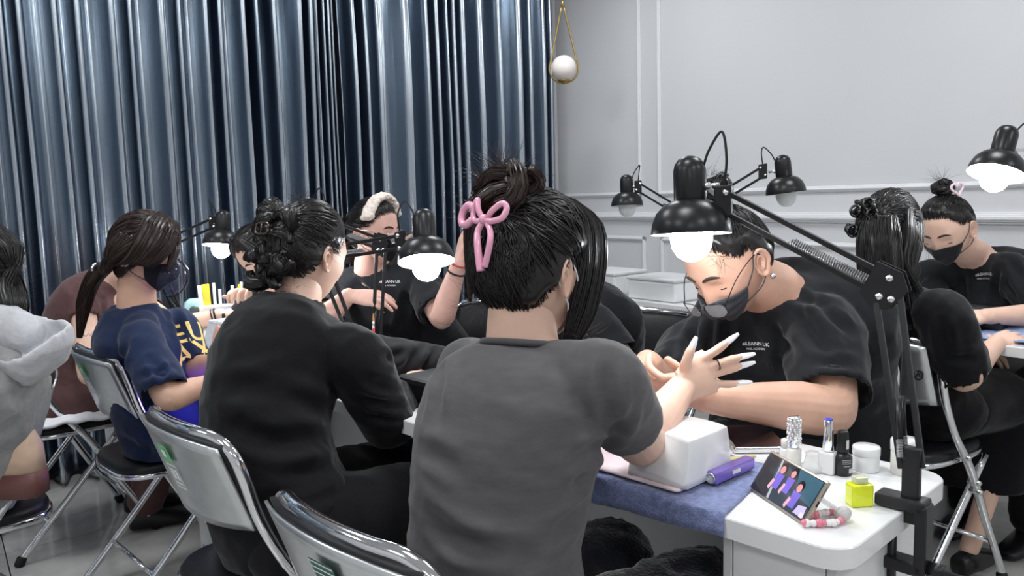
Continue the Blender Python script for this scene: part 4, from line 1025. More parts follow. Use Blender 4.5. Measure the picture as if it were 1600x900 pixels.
    def cp(pts): return catmull([c0 + R_ * a + U_ * b + N_ * c for a, b, c in pts], 40)
    k = MB()
    k.tube(cp([(0.004, 0, 0.006), (0.02, 0.012, 0.012), (0.038, 0.028, 0.008), (0.047, 0.022, 0.004), (0.042, 0.004, 0.006), (0.022, -0.004, 0.010), (0.0, 0.0, 0.007)]), 0.0048, 10)
    k.build('bow_loop', M_pinkclip, P.root)
    MB().tube(cp([(-0.004, 0, 0.006), (-0.014, 0.014, 0.012), (-0.022, 0.034, 0.012), (-0.030, 0.012, 0.010), (-0.022, -0.003, 0.010), (0, 0, 0.007)]), 0.0046, 10).build('bow_loop', M_pinkclip, P.root)
    MB().tube(cp([(-0.030, 0.020, 0.008), (-0.045, 0.026, 0.010), (-0.060, 0.016, 0.008), (-0.060, -0.004, 0.008), (-0.044, -0.010, 0.010), (-0.030, 0.0, 0.009)]), 0.0062, 10).build('bow_loop', M_pinkclip, P.root)
    MB().tube(cp([(-0.002, -0.002, 0.007), (-0.010, -0.022, 0.010), (-0.004, -0.050, 0.010), (0.006, -0.090, 0.004)]), np.linspace(0.0046, 0.0062, 40), 10).build('bow_tail', M_pinkclip, P.root)
    MB().tube(cp([(0.004, -0.002, 0.007), (0.022, -0.022, 0.010), (0.026, -0.045, 0.010), (0.015, -0.082, 0.004)]), np.linspace(0.0046, 0.0050, 40), 10).build('bow_tail', M_pinkclip, P.root)
    MB().ball(c0 + N_ * 0.009, (0.008, 0.006, 0.008)).build('bow_knot', M_pinkclip, P.root)
    g = MB(); g.ball(L(0.002, -0.085, 0.125), (0.020, 0.012, 0.014), H.ax(), 9, 6)
    g.build('clip_top', mat('clear_clip', sr(176, 170, 168), rough=0.12, coat=0.6, alpha=0.8), P.root)
    face_mask(P, M_maskw, top=-6, bot=-52, w=66)
    return P
P_grey = person_grey()

# --- black jumper client -------------------------------------------------------------------
def person_jumper():
    H = Head(at(482, 396, 1.94), cdir(0.56, 0.80, -0.30), cdir(0.08, 0.08, 1), 1.03)
    nb = at(464, 480, 1.92); rs = at(556, 562, 1.80); ls = at(446, 552, 2.06); pel = V3(0.575, 1.68, 0.56)
    P = Person('woman in a black jumper with a black scrunched updo, back to camera', pel, nb, rs, ls, H, M_skin, (0.94, 1.12), 0.06, ps=cdir(0.66, -0.75, 0))
    re, rw = at(604, 655, 1.88), at(640, 600, 2.08); le, lw = at(588, 555, 2.16), at(700, 566, 2.24)
    seglen('jumper', pel, nb, H.c); seglen('jumper r', nb, rs, re, rw); seglen('jumper l', nb, ls, le, lw)
    P.arm('r', re, rw, hd=cdir(0.3, 1, 0.1), hn=V3(0, 0, 1), ht=cdir(-1, 0.3, 0)); P.arm('l', le, lw, hd=cdir(1, 0.4, 0), hn=V3(0, 0, 1), ht=cdir(0, -1, 0))
    P.ear_sides = (1, -1); P.body()
    ext = [([nb * 0.25 + rs * 0.75 - V3(0, 0, .015), rs, (rs + re) / 2, re + (re - rs) * 0.06, re + (rw - re) * 0.4, re + (rw - re) * 0.86], [0.07, 0.074, 0.068, 0.062, 0.053, 0.044]),
           ([nb * 0.25 + ls * 0.75 - V3(0, 0, .015), ls, (ls + le) / 2, le + (le - ls) * 0.04, le + (lw - le) * 0.5, lw], [0.066, 0.066, 0.06, 0.055, 0.05, 0.042])]
    cr = [(at(640, 640, 1.84), at(560, 620, 1.78), 0.012, 0.007), (at(636, 655, 1.84), at(575, 650, 1.78), 0.010, 0.006), (at(625, 615, 1.86), at(565, 590, 1.78), 0.012, 0.006), (at(545, 650, 1.76), at(440, 620, 1.72), 0.02, 0.007), (at(540, 690, 1.76), at(400, 690, 1.72), 0.02, 0.007),
          (at(550, 720, 1.76), at(430, 760, 1.7), 0.02, 0.008), (at(345, 600, 1.95), at(430, 610, 1.75), 0.02, 0.006), (at(340, 660, 1.92), at(450, 700, 1.72), 0.02, 0.006), (at(660, 540, 2.15), at(630, 580, 2.14), 0.012, 0.008), (at(680, 545, 2.15), at(655, 585, 2.14), 0.010, 0.008), (at(600, 560, 2.08), at(640, 550, 2.12), 0.012, 0.006), (at(380, 800, 1.75), at(540, 760, 1.66), 0.02, 0.006)]
    P.shirt('jumper', M_black2, ext, grow=0.016, vox=0.0075, wr=(0.005, 9), cr=cr, neck_rad=0.072, col_h=0.012, hem=-0.3)
    trousers(P, M_trous, V3(0.97, 1.60, 0.55), V3(0.95, 1.82, 0.55), V3(0.93, 1.58, 0.08), V3(0.9, 1.84, 0.08), rt=(0.12, 0.105, 0.085, 0.07))
    shoe(P, (0.9, 1.58), (1, 0, 0)); shoe(P, (0.88, 1.84), (1, 0, 0))
    hair_cap(H, P.root, M_hair, thick=0.012, nape=-34, ear=-2)
    h = Hair(P, M_hair); L = lambda *p: H.w(np.array(p))
    h.add(cap_strands(H, (0, -0.9, 0.35), 1100, 3, thick=0.013, nape=-36, ear=-2, rad=0.0013))
    # scrunched updo: coils of hair over the back of the head
    g = np.random.default_rng(11)
    for i in range(17):
        z = g.uniform(-0.075, 0.085); x = g.uniform(-0.075, 0.06); c = np.array([x, -0.098 - 0.012 * g.random() + 0.35 * max(0, abs(z) - 0.045) + 0.4 * max(0, abs(x) - 0.045), z]); a0 = g.uniform(0, 6.28); r = g.uniform(0.020, 0.034)
        pts = [L(*(c + np.array([r * math.cos(a0 + t), 0.006 * math.sin(3 * t), r * math.sin(a0 + t) * 0.8]))) for t in np.linspace(0, 3.9, 7)]
        h.add(hank(pts, [0.008, 0.016, 0.018, 0.016, 0.008], 80, 200 + i, r=0.0010, twist=1.5))
    h.add(flyaways(L(-0.01, -0.04, 0.105), 0.03, 90, 0.035, 12, r=0.0005)); h.add(flyaways(L(0.06, -0.03, 0.02), 0.04, 60, 0.05, 13, up=H.F + H.R, r=0.0004)); h.add(flyaways(L(0.03, -0.06, -0.09), 0.02, 50, 0.03, 14, up=-H.U, r=0.0004))
    h.build()
    c = L(-0.018, -0.128, 0.028); u, v = H.R, H.U
    m = MB().tube([c + u * 0.022 * np.sign(math.cos(a)) * abs(math.cos(a)) ** 0.5 + v * 0.013 * np.sign(math.sin(a)) * abs(math.sin(a)) ** 0.5 for a in np.linspace(0, 2 * math.pi, 33)], 0.003, 8)
    m.tube([c - v * 0.013, c + v * 0.013 - H.F * 0.004], 0.0025, 8)
    m.build('claw_clip', mat('tortoise_clip', sr(60, 45, 40), rough=0.1, coat=0.7), P.root)
    return P
P_jump = person_jumper()

# --- navy T-shirt client ---------------------------------------------------------------------
def person_navy():
    H = Head(at(226, 394, 2.46), cdir(0.96, -0.12, -0.32), cdir(0.28, 0.0, 1), 1.02)
    nb = at(214, 480, 2.48); rs = at(222, 536, 2.34); ls = at(278, 515, 2.62); pel = V3(0.585, 2.71, 0.55)
    P = Person('woman in a navy T-shirt with yellow letters, dark ponytail and black mask', pel, nb, rs, ls, H, M_skin2, (0.94, 0.94), 0.035, ps=cdir(0.35, -0.94, 0))
    re, rw = at(262, 622, 2.24), at(338, 596, 2.36); le, lw = at(300, 575, 2.58), at(334, 566, 2.50)
    seglen('navy', pel, nb, H.c); seglen('navy r', nb, rs, re, rw); seglen('navy l', nb, ls, le, lw)
    P.arm('r', re, rw, hd=cdir(0.9, 0.4, 0.1), hn=cdir(0, -1, 0.4), ht=V3(0, 0, 1), r=0.95)
    P.arm('l', le, lw, hd=cdir(0.55, -0.2, 0.7), hn=cdir(-0.3, -1, 0.2), ht=cdir(-1, 0, 0.5), curl=(30, 35, 25), r=0.95)
    P.body()
    cr = [(at(235, 560, 2.3), at(265, 600, 2.3), 0.012, 0.007), (at(215, 590, 2.25), at(270, 575, 2.3), 0.012, 0.006), (at(190, 620, 2.35), at(250, 650, 2.3), 0.02, 0.007), (at(180, 680, 2.35), at(250, 720, 2.3), 0.02, 0.007), (at(268, 470, 2.45), at(290, 560, 2.45), 0.016, 0.008), (at(200, 520, 2.3), at(185, 600, 2.36), 0.016, 0.005), (at(240, 680, 2.3), at(215, 740, 2.3), 0.016, 0.006)]
    P.shirt('t_shirt', M_navy, [ssl(rs, re, nb, 0.93, 0.062, 0.068), ssl(ls, le, nb, 0.95, 0.07, 0.072)], grow=0.020, vox=0.0075, wr=(0.005, 9), cr=cr, neck_rad=0.068, hem=-0.3, prof=[(-0.17, 0.17, 0.14, 0), (-0.08, 0.19, 0.155, 0), (0.02, 0.19, 0.15, 0), (0.2, 0.178, 0.125, 0), (0.38, 0.165, 0.115, 0)] + FEM[5:])
    ud = cdir(0.62, 0.35, -0.45)
    P.print_text('EU', 298, 519, 0.098, M_yellow, dir_u=cdir(0.7, 0.5, 0.10)); P.print_text('AX', 306, 553, 0.098, M_yellow, dir_u=cdir(0.7, 0.5, 0.10)); P.print_text('~ 92', 306, 578, 0.035, M_print, dir_u=cdir(0.7, 0.5, 0.10))
    trousers(P, M_trous, V3(0.92, 2.56, 0.55), V3(0.90, 2.78, 0.55), V3(0.82, 2.62, 0.08), V3(0.80, 2.86, 0.08), rt=(0.09, 0.088, 0.08, 0.065))
    shoe(P, (0.80, 2.62), (1, 0, 0)); shoe(P, (0.78, 2.86), (1, 0, 0))
    hair_cap(H, P.root, M_hairb, thick=0.012, front=42, nape=-40, ear=-10)
    h = Hair(P, M_hairb); L = lambda *p: H.w(np.array(p))
    h.add(cap_strands(H, (0.1, -0.90, -0.42), 1100, 4, thick=0.015, nape=-40, ear=-20, rad=0.0013, sag=0.1))
    for i in range(8):      # curtain of hair over cheek and brow
        y = 0.015 + 0.012 * i; z = -0.045 + 0.006 * i
        h.add(hank([L(-0.004, y * 0.75, 0.124 - 0.02 * (i / 8) ** 2), L(0.05, y + 0.004, 0.100 - 0.012 * (i / 8)), L(0.083, y + 0.010, 0.045), L(0.088, y * 0.8 - 0.004, -0.01), L(0.082, y * 0.5 - 0.035, z)], [0.010, 0.017, 0.016, 0.013, 0.004], 70, 300 + i, r=0.0011))
    for i in range(6):
        h.add(hank([L(0.0 + 0.002 * i, 0.05, 0.118), L(0.022 + 0.006 * i, 0.092, 0.092), L(0.036 + 0.004 * i, 0.113, 0.045), L(0.042 + 0.004 * i, 0.116, 0.0 - 0.004 * i)], [0.010, 0.014, 0.011, 0.004], 50, 330 + i, r=0.0010))
    h.add(hank([L(0.03, -0.095, -0.075), L(0.035, -0.118, -0.12), L(0.03, -0.13, -0.20), L(0.02, -0.125, -0.31)], [0.022, 0.024, 0.022, 0.008], 220, 350, r=0.0012))
    for i in range(4): h.add(hank([L(0.075, 0.02 - 0.018 * i, 0.05), L(0.085, -0.02 - 0.01 * i, 0.0), L(0.075, -0.06, -0.05 - 0.006 * i), L(0.035, -0.10, -0.078)], [0.014, 0.018, 0.017, 0.012], 70, 360 + i, r=0.0011))
    h.build()
    m = MB(); c = L(0.045, -0.108, -0.082)
    for i in range(8): m.ball(c + H.w(np.zeros(3)) * 0 + (H.R * math.cos(i * 0.8) + H.U * math.sin(i * 0.8)) * 0.010 - H.F * 0.006, 0.006, nu=8, nv=6)
    m.build('hair_tie', M_silver, P.root)
    face_mask(P, M_mask, top=-2, bot=-54, w=64, nose=0.016)
    # smoked dome in front of the mask, dark rim
    c = np.array([0, 0.092, -0.048]); V = []; n = 20
    for j in range(11):
        th = math.pi * j / 10
        for i in range(n):
            ph = -math.pi / 2 + math.pi * i / (n - 1); V.append(c + np.array([0.062 * math.sin(ph) * math.sin(th), 0.058 * math.cos(ph) * math.sin(th), 0.060 * math.cos(th)]))
    V = H.w(np.array(V)); o = mesh_obj('face_shield', V, [(j * n + i, j * n + i + 1, (j + 1) * n + i + 1, (j + 1) * n + i) for j in range(10) for i in range(n - 1)], mat('smoked_visor', sr(70, 72, 100), rough=0.05, alpha=0.30, coat=0.5, var=0), P.root)
    MB().tube(H.w(np.array([c + [0, 0.0585 * math.sin(a), 0.0605 * math.cos(a)] for a in np.linspace(0.2, math.pi, 26)])), 0.0016, 6).build('shield_rim', M_rubber, o)
    MB().ball(L(0.079, -0.012, -0.042), 0.004).build('earring', M_silver, P.root)
    return P
P_navy = person_navy()

# --- brown T-shirt client ---------------------------------------------------------------------
def person_brown():
    H = Head(at(228, 402, 3.02), cdir(0.9, 0.25, -0.5), cdir(0.4, 0.0, 1), 0.97)
    nb = at(172, 438, 3.06); rs = at(128, 462, 2.95); ls = at(205, 460, 3.25); pel = V3(0.38, 3.42, 0.55)
    P = Person('woman in a brown T-shirt leaning on the table by the curtain', pel, nb, rs, ls, H, M_skin, (0.98, 1.0), 0.06, ps=cdir(0.5, -0.86, 0))
    re, rw = at(140, 585, 2.84), at(235, 560, 2.95); le, lw = at(272, 512, 3.22), at(345, 492, 3.26)
    seglen('brown', pel, nb, H.c); seglen('brown r', nb, rs, re, rw); seglen('brown l', nb, ls, le, lw)
    P.arm('r', re, rw, hd=cdir(1, 0.2, 0), hn=V3(0, 0, 1), ht=cdir(0, 1, 0)); P.arm('l', le, lw, hd=cdir(1, 0.12, 0.12), hn=cdir(0, -0.3, 1), ht=cdir(-0.2, 1, 0.3), curl=(5, 10, 8), spread=(3, 0, -2, -5))
    P.body()
    P.shirt('t_shirt', M_brown, [ssl(rs, re, nb, 0.30, 0.056, 0.054), ssl(ls, le, nb, 0.5, 0.056, 0.054)], grow=0.008, vox=0.0075, wr=(0.003, 10), cr=[(at(160, 470, 2.95), at(158, 560, 2.92), 0.014, 0.007), (at(90, 500, 3.0), at(130, 540, 2.9), 0.014, 0.005)], neck_rad=0.066)
    trousers(P, M_brown, V3(0.74, 3.36, 0.55), V3(0.72, 3.56, 0.55), V3(0.60, 3.30, 0.08), V3(0.62, 3.50, 0.08), rt=(0.12, 0.1, 0.08, 0.07)); shoe(P, (0.56, 3.29), (1, -0.15, 0)); shoe(P, (0.58, 3.50), (1, -0.1, 0))
    hair_cap(H, P.root, M_hairb, thick=0.012); h = Hair(P, M_hairb); h.add(cap_strands(H, (0.1, -0.90, -0.42), 300, 4, thick=0.013, rad=0.0014)); h.build()
    m_t = mat('tattoo_ink', sr(110, 100, 105), rough=0.6)
    P.marks('tattoo', m_t, [[(126 + 2.4 * k, 526 - 0.6 * k + 2.2 * math.sin(k * 2.2)) for k in range(10)]]); P.marks('tattoo', m_t, [[(152, 428), (156, 422), (160, 430), (163, 424), (160, 436), (154, 438)]], 0.0012)
    q = lw + nrm(lw - le) * -0.02; u = nrm(lw - le); a = nrm(np.cross(u, V3(0, 0, 1))); b = np.cross(u, a)
    MB().tube([q + (a * math.cos(t) * 0.031 + b * math.sin(t) * 0.030) for t in np.linspace(0, 2 * math.pi, 28)], 0.004, 8).build('bracelet', M_wire, P.root)
    MB().tube([q - u * 0.012 + (a * math.cos(t) * 0.032 + b * math.sin(t) * 0.031) for t in np.linspace(0, 2 * math.pi, 28)], 0.003, 8).build('bracelet', M_wire, P.root)
    return P
P_brown = person_brown()

# --- hooded client at the left edge -------------------------------------------------------------
def person_hood():
    H = Head(at(-42, 415, 1.95), cdir(-0.9, 0.2, -0.35), (0, 0, 1), 1.0)
    nb = at(-40, 522, 1.93); rs = at(-48, 570, 2.10); ls = at(-78, 580, 1.78); pel = V3(-0.02, 2.44, 0.555)
    P = Person('woman in a pale grey hooded sweatshirt cut off by the left edge', pel, nb, rs, ls, H, M_skin, (1.0, 1.05), 0.05, ps=cdir(0.15, 0.99, 0))
    re, rw = at(-110, 660, 2.1), at(-210, 620, 2.2); le, lw = at(-150, 680, 1.8), at(-260, 620, 1.9)
    seglen('hood', pel, nb, H.c)
    P.arm('r', re, rw, hd=cdir(-1, 0.2, 0), hn=V3(0, 0, 1), ht=cdir(0, -1, 0)); P.arm('l', le, lw, hd=cdir(-1, 0.2, 0), hn=V3(0, 0, 1), ht=cdir(0, 1, 0)); P.body()
    P.shirt('sweatshirt', M_hoodd, [([nb * .25 + rs * .75, rs, re, re + (rw - re) * .9], [.075, .075, .07, .05]), ([nb * .25 + ls * .75, ls, le, le + (lw - le) * .9], [.075, .075, .07, .05])], grow=0.028, wr=(0.006, 8), neck_rad=0.085)
    # hood lying on the back: a deep soft bowl with a thick rolled rim
    mb = MB()
    c = at(46, 532, 1.90); rimc = []
    A = np.linspace(0, 2 * math.pi, 30, endpoint=False)
    u, v, w = CR, nrm(CF * 0.75 + CU * 0.55), nrm(CU * 0.8 - CF * 0.5)
    ring = lambda k, dz, sx=1.0: np.array([c + u * (0.092 * k * math.cos(a) * sx) + v * (0.082 * k * math.sin(a)) + w * (dz + 0.018 * math.cos(2 * a + 0.6) * k) for a in A])
    mb.rings([ring(0.25, -0.085), ring(0.7, -0.075), ring(0.98, -0.035), ring(1.06, 0.0), ring(1.02, 0.022), ring(0.92, 0.02), ring(0.84, -0.005), ring(0.62, -0.030), ring(0.2, -0.038)])
    mb.tube(catmull([at(-30, 520, 1.88), at(0, 505, 1.9), at(30, 520, 1.92)], 10), 0.05, 14, round_end=True)
    V, F, N = remesh(*mb.arrays(), 0.007, 5); V = wrinkle(V, N, 0.005, 12)
    mesh_obj('hood', V, F, M_hood, P.root)
    trousers(P, M_hoodd, V3(-0.36, 2.56, 0.55), V3(-0.38, 2.36, 0.55), V3(-0.34, 2.56, 0.08), V3(-0.36, 2.36, 0.08)); shoe(P, (-0.31, 2.56), (-1, 0, 0)); shoe(P, (-0.33, 2.36), (-1, 0, 0))
    hair_cap(H, P.root, M_hair, thick=0.014); h = Hair(P, M_hair)
    h.add(cap_strands(H, (0, -0.9, -0.42), 500, 4, thick=0.015, rad=0.0014))
    L = lambda *p: H.w(np.array(p))
    for i in range(7):
        h.add(hank([L(0.02 - 0.012 * i, -0.06, 0.09), L(0.03 - 0.012 * i, -0.105, 0.0), at(4 + 3 * i, 440, 1.92 + .01 * i), at(10 + 4 * i, 478, 1.90 + .01 * i), at(6 + 5 * i, 498, 1.9 + .012 * i)], [0.016, 0.02, 0.018, 0.016, 0.006], 60, 500 + i, r=0.0013))
    h.add(flyaways(at(0, 420, 1.92), 0.04, 40, 0.06, 6, up=CR, r=0.0005))
    h.build()
    return P
P_hood = person_hood()
# --- technician with glasses ------------------------------------------------------------------
def logo(P, px, py, size, du):
    P.print_text('eiLEANN UK', px, py, size, M_print, dir_u=du, space=0.95)
    P.print_text('NAIL ACADEMY', px, py + 8, size * 0.52, M_print, dir_u=du)
def person_tech():
    H = Head(at(1138, 408, 1.78), cdir(-0.66, -0.42, -0.60), cdir(-0.40, -0.15, 1), 1.06)
    nb = at(1212, 458, 1.86); rs = at(1082, 548, 2.02); ls = at(1288, 520, 1.78); pel = V3(1.80, 1.20, 0.56)
    P = Person('technician in black with glasses and charcoal mask holding the grey client\'s hand', pel, nb, rs, ls, H, M_skin2, (1.38, 1.42), 0.06, ps=cdir(-0.66, 0.75, 0))
    re, rw = at(1040, 612, 1.92), at(1012, 566, 1.74); le, lw = at(1300, 640, 1.66), at(1100, 622, 1.57)
    seglen('tech', pel, nb, H.c); seglen('tech r', nb, rs, re, rw); seglen('tech l', nb, ls, le, lw)
    P.fine_vox = 0.003
    P.arm('l', le, lw, r=1.28, hd=cdir(-0.85, 0.30, 0.15), hn=cdir(-0.2, -0.8, -0.5), ht=cdir(0.1, -0.1, 1), curl=(30, 35, 25), hs=1.02, thumb=(0.8, 0.5, 0.05))
    P.arm('r', re, rw, r=1.2, hd=cdir(-0.7, -0.55, 0.05), hn=cdir(-0.15, 0.15, 1), ht=cdir(-0.3, -0.9, 0), curl=(40, 45, 30), hs=1.0, thumb=(0.6, 0.6, -0.6))
    P.body(); P.eyes()
    cr = [(at(1300, 560, 1.68), at(1240, 480, 1.72), 0.016, 0.009), (at(1340, 570, 1.75), at(1262, 565, 1.62), 0.012, 0.006), (at(1240, 560, 1.68), at(1200, 500, 1.70), 0.016, 0.009), (at(1090, 500, 1.85), at(1075, 560, 1.85), 0.014, 0.008), (at(1110, 495, 1.82), at(1105, 570, 1.80), 0.014, 0.008), (at(1140, 500, 1.78), at(1130, 580, 1.76), 0.014, 0.006),
          (at(1230, 460, 1.74), at(1300, 480, 1.7), 0.014, 0.007), (at(1225, 590, 1.66), at(1215, 540, 1.68), 0.012, 0.007), (at(1280, 480, 1.72), at(1330, 520, 1.75), 0.012, 0.006), (at(1050, 540, 1.95), at(1040, 580, 1.9), 0.012, 0.006)]
    P.shirt('t_shirt', M_black, [ssl(ls, le, nb, 0.84, 0.085, 0.085), ssl(rs, re, nb, 0.84, 0.08, 0.082)], grow=0.022, vox=0.0075, wr=(0.006, 8), cr=cr, neck_rad=0.085, shoulder_r=0.07)
    logo(P, 1182, 537, 0.0125, None)
    trousers(P, M_trous, V3(1.42, 1.32, 0.56), V3(1.45, 1.04, 0.56), V3(1.5, 1.3, 0.08), V3(1.52, 1.05, 0.08), rt=(0.13, 0.115, 0.09, 0.07)); shoe(P, (1.55, 1.3), (-1, 0, 0)); shoe(P, (1.57, 1.05), (-1, 0, 0))
    hair_cap(H, P.root, M_hair, thick=0.010, front=46, temple=32, ear=4); h = Hair(P, M_hair); L = lambda *p: H.w(np.array(p))
    h.add(cap_strands(H, (0, -0.55, 0.85), 2300, 21, thick=0.011, rad=0.0009, front=48, temple=34, ear=8, jit=0.1))
    for i in range(5):
        g = np.random.default_rng(600 + i); a0 = g.uniform(0, 6.28); c = L(0.0, -0.06, 0.135) + g.normal(0, 0.006, 3); u, w = H.R, H.F
        h.add(hank([c + (u * math.cos(a0 + t) + w * math.sin(a0 + t)) * 0.026 + H.U * 0.008 * math.sin(2 * t + i) for t in np.linspace(0, 4.8, 8)], [0.008, 0.014, 0.015, 0.013, 0.007], 60, 610 + i, r=0.0010))
    h.add(flyaways(L(0, -0.06, 0.16), 0.025, 50, 0.04, 61, up=H.U, r=0.0005)); h.add(flyaways(L(-0.05, 0.05, 0.06), 0.02, 40, 0.045, 62, up=H.F - H.R, r=0.0004))
    h.build()
    face_mask(P, M_maskg, off=0.008, top=-10, bot=-54, w=64, pleat=0.0012, nose=0.014)
    # glasses slipped down the nose
    gl = None
    for s in (1, -1):
        c = np.array([s * 0.034, 0.121, -0.030]); pts = [c + np.array([0.025 * np.sign(math.cos(a)) * abs(math.cos(a)) ** 0.7, -0.010 * abs(math.cos(a)) * (1 if s * math.cos(a) > 0 else 0), 0.018 * np.sign(math.sin(a)) * abs(math.sin(a)) ** 0.7]) for a in np.linspace(0, 2 * math.pi, 37)]
        W = H.w(np.array(pts)); lens = mesh_obj('spectacle_lens', np.vstack([W[:-1], H.w(c)]), [(i, (i + 1) % 36, 36) for i in range(36)], M_lens, P.root)
        MB().tube(W, 0.0010, 6).build('spectacle_frame', M_wire, P.root)
        MB().tube(H.w(catmull([c + [s * 0.025, -0.010, 0.006], [s * 0.076, 0.06, 0.008], [s * 0.080, 0.0, 0.014], [s * 0.078, -0.02, -0.004]], 24)), 0.0012, 6).build('temple_arm', M_wire, P.root)
        MB().lathe([(0.001, 0), (0.006, 0.003), (0.006, 0.009), (0.001, 0.012)], L(s * 0.081, -0.012, -0.046), -H.U, n=10).build('earring', M_silver, P.root)
    MB().tube(H.w(catmull([[0.010, 0.122, -0.026], [0, 0.127, -0.022], [-0.010, 0.122, -0.026]], 10)), 0.0012, 6).build('glasses_bridge', M_wire, P.root)
    return P
P_tech = person_tech()

# --- technician behind the grey client ------------------------------------------------------------
def person_behind():
    H = Head(at(872, 408, 2.28), cdir(-0.66, -0.42, -0.60), (0, 0, 1), 0.98)
    nb = at(900, 470, 2.38); rs = at(835, 505, 2.48); ls = at(928, 508, 2.25); pel = V3(1.78, 1.99, 0.56)
    P = Person('technician in black hidden behind the grey client, one sleeve and forearm showing', pel, nb, rs, ls, H, M_skin, (1.05, 1.08), 0.05, ps=cdir(-0.66, 0.75, 0))
    re, rw = at(800, 590, 2.45), at(840, 590, 2.25); le, lw = at(975, 570, 2.2), at(870, 562, 2.1)
    seglen('behind', pel, nb, H.c); seglen('behind l', nb, ls, le, lw)
    P.arm('l', le, lw, hd=cdir(-1, 0, 0), hn=V3(0, 0, 1), ht=cdir(0, -1, 0)); P.arm('r', re, rw, hd=cdir(0.2, -1, 0), hn=V3(0, 0, 1), ht=cdir(1, 0, 0)); P.body(); P.eyes()
    P.shirt('t_shirt', M_black, [ssl(ls, le, nb, 0.80, 0.062, 0.066), ssl(rs, re, nb, 0.8, 0.062, 0.066)], grow=0.014, wr=(0.005, 9))
    trousers(P, M_trous, V3(1.38, 2.0, 0.55), V3(1.38, 1.82, 0.55), V3(1.42, 2.0, 0.08), V3(1.42, 1.82, 0.08)); shoe(P, (1.47, 2.0), (-1, 0, 0)); shoe(P, (1.47, 1.82), (-1, 0, 0))
    hair_cap(H, P.root, M_hair, thick=0.012); h = Hair(P, M_hair); h.add(cap_strands(H, (0, -0.9, -0.3), 300, 4, thick=0.013, rad=0.0014)); h.build(); face_mask(P, M_mask)
    return P
P_beh = person_behind()

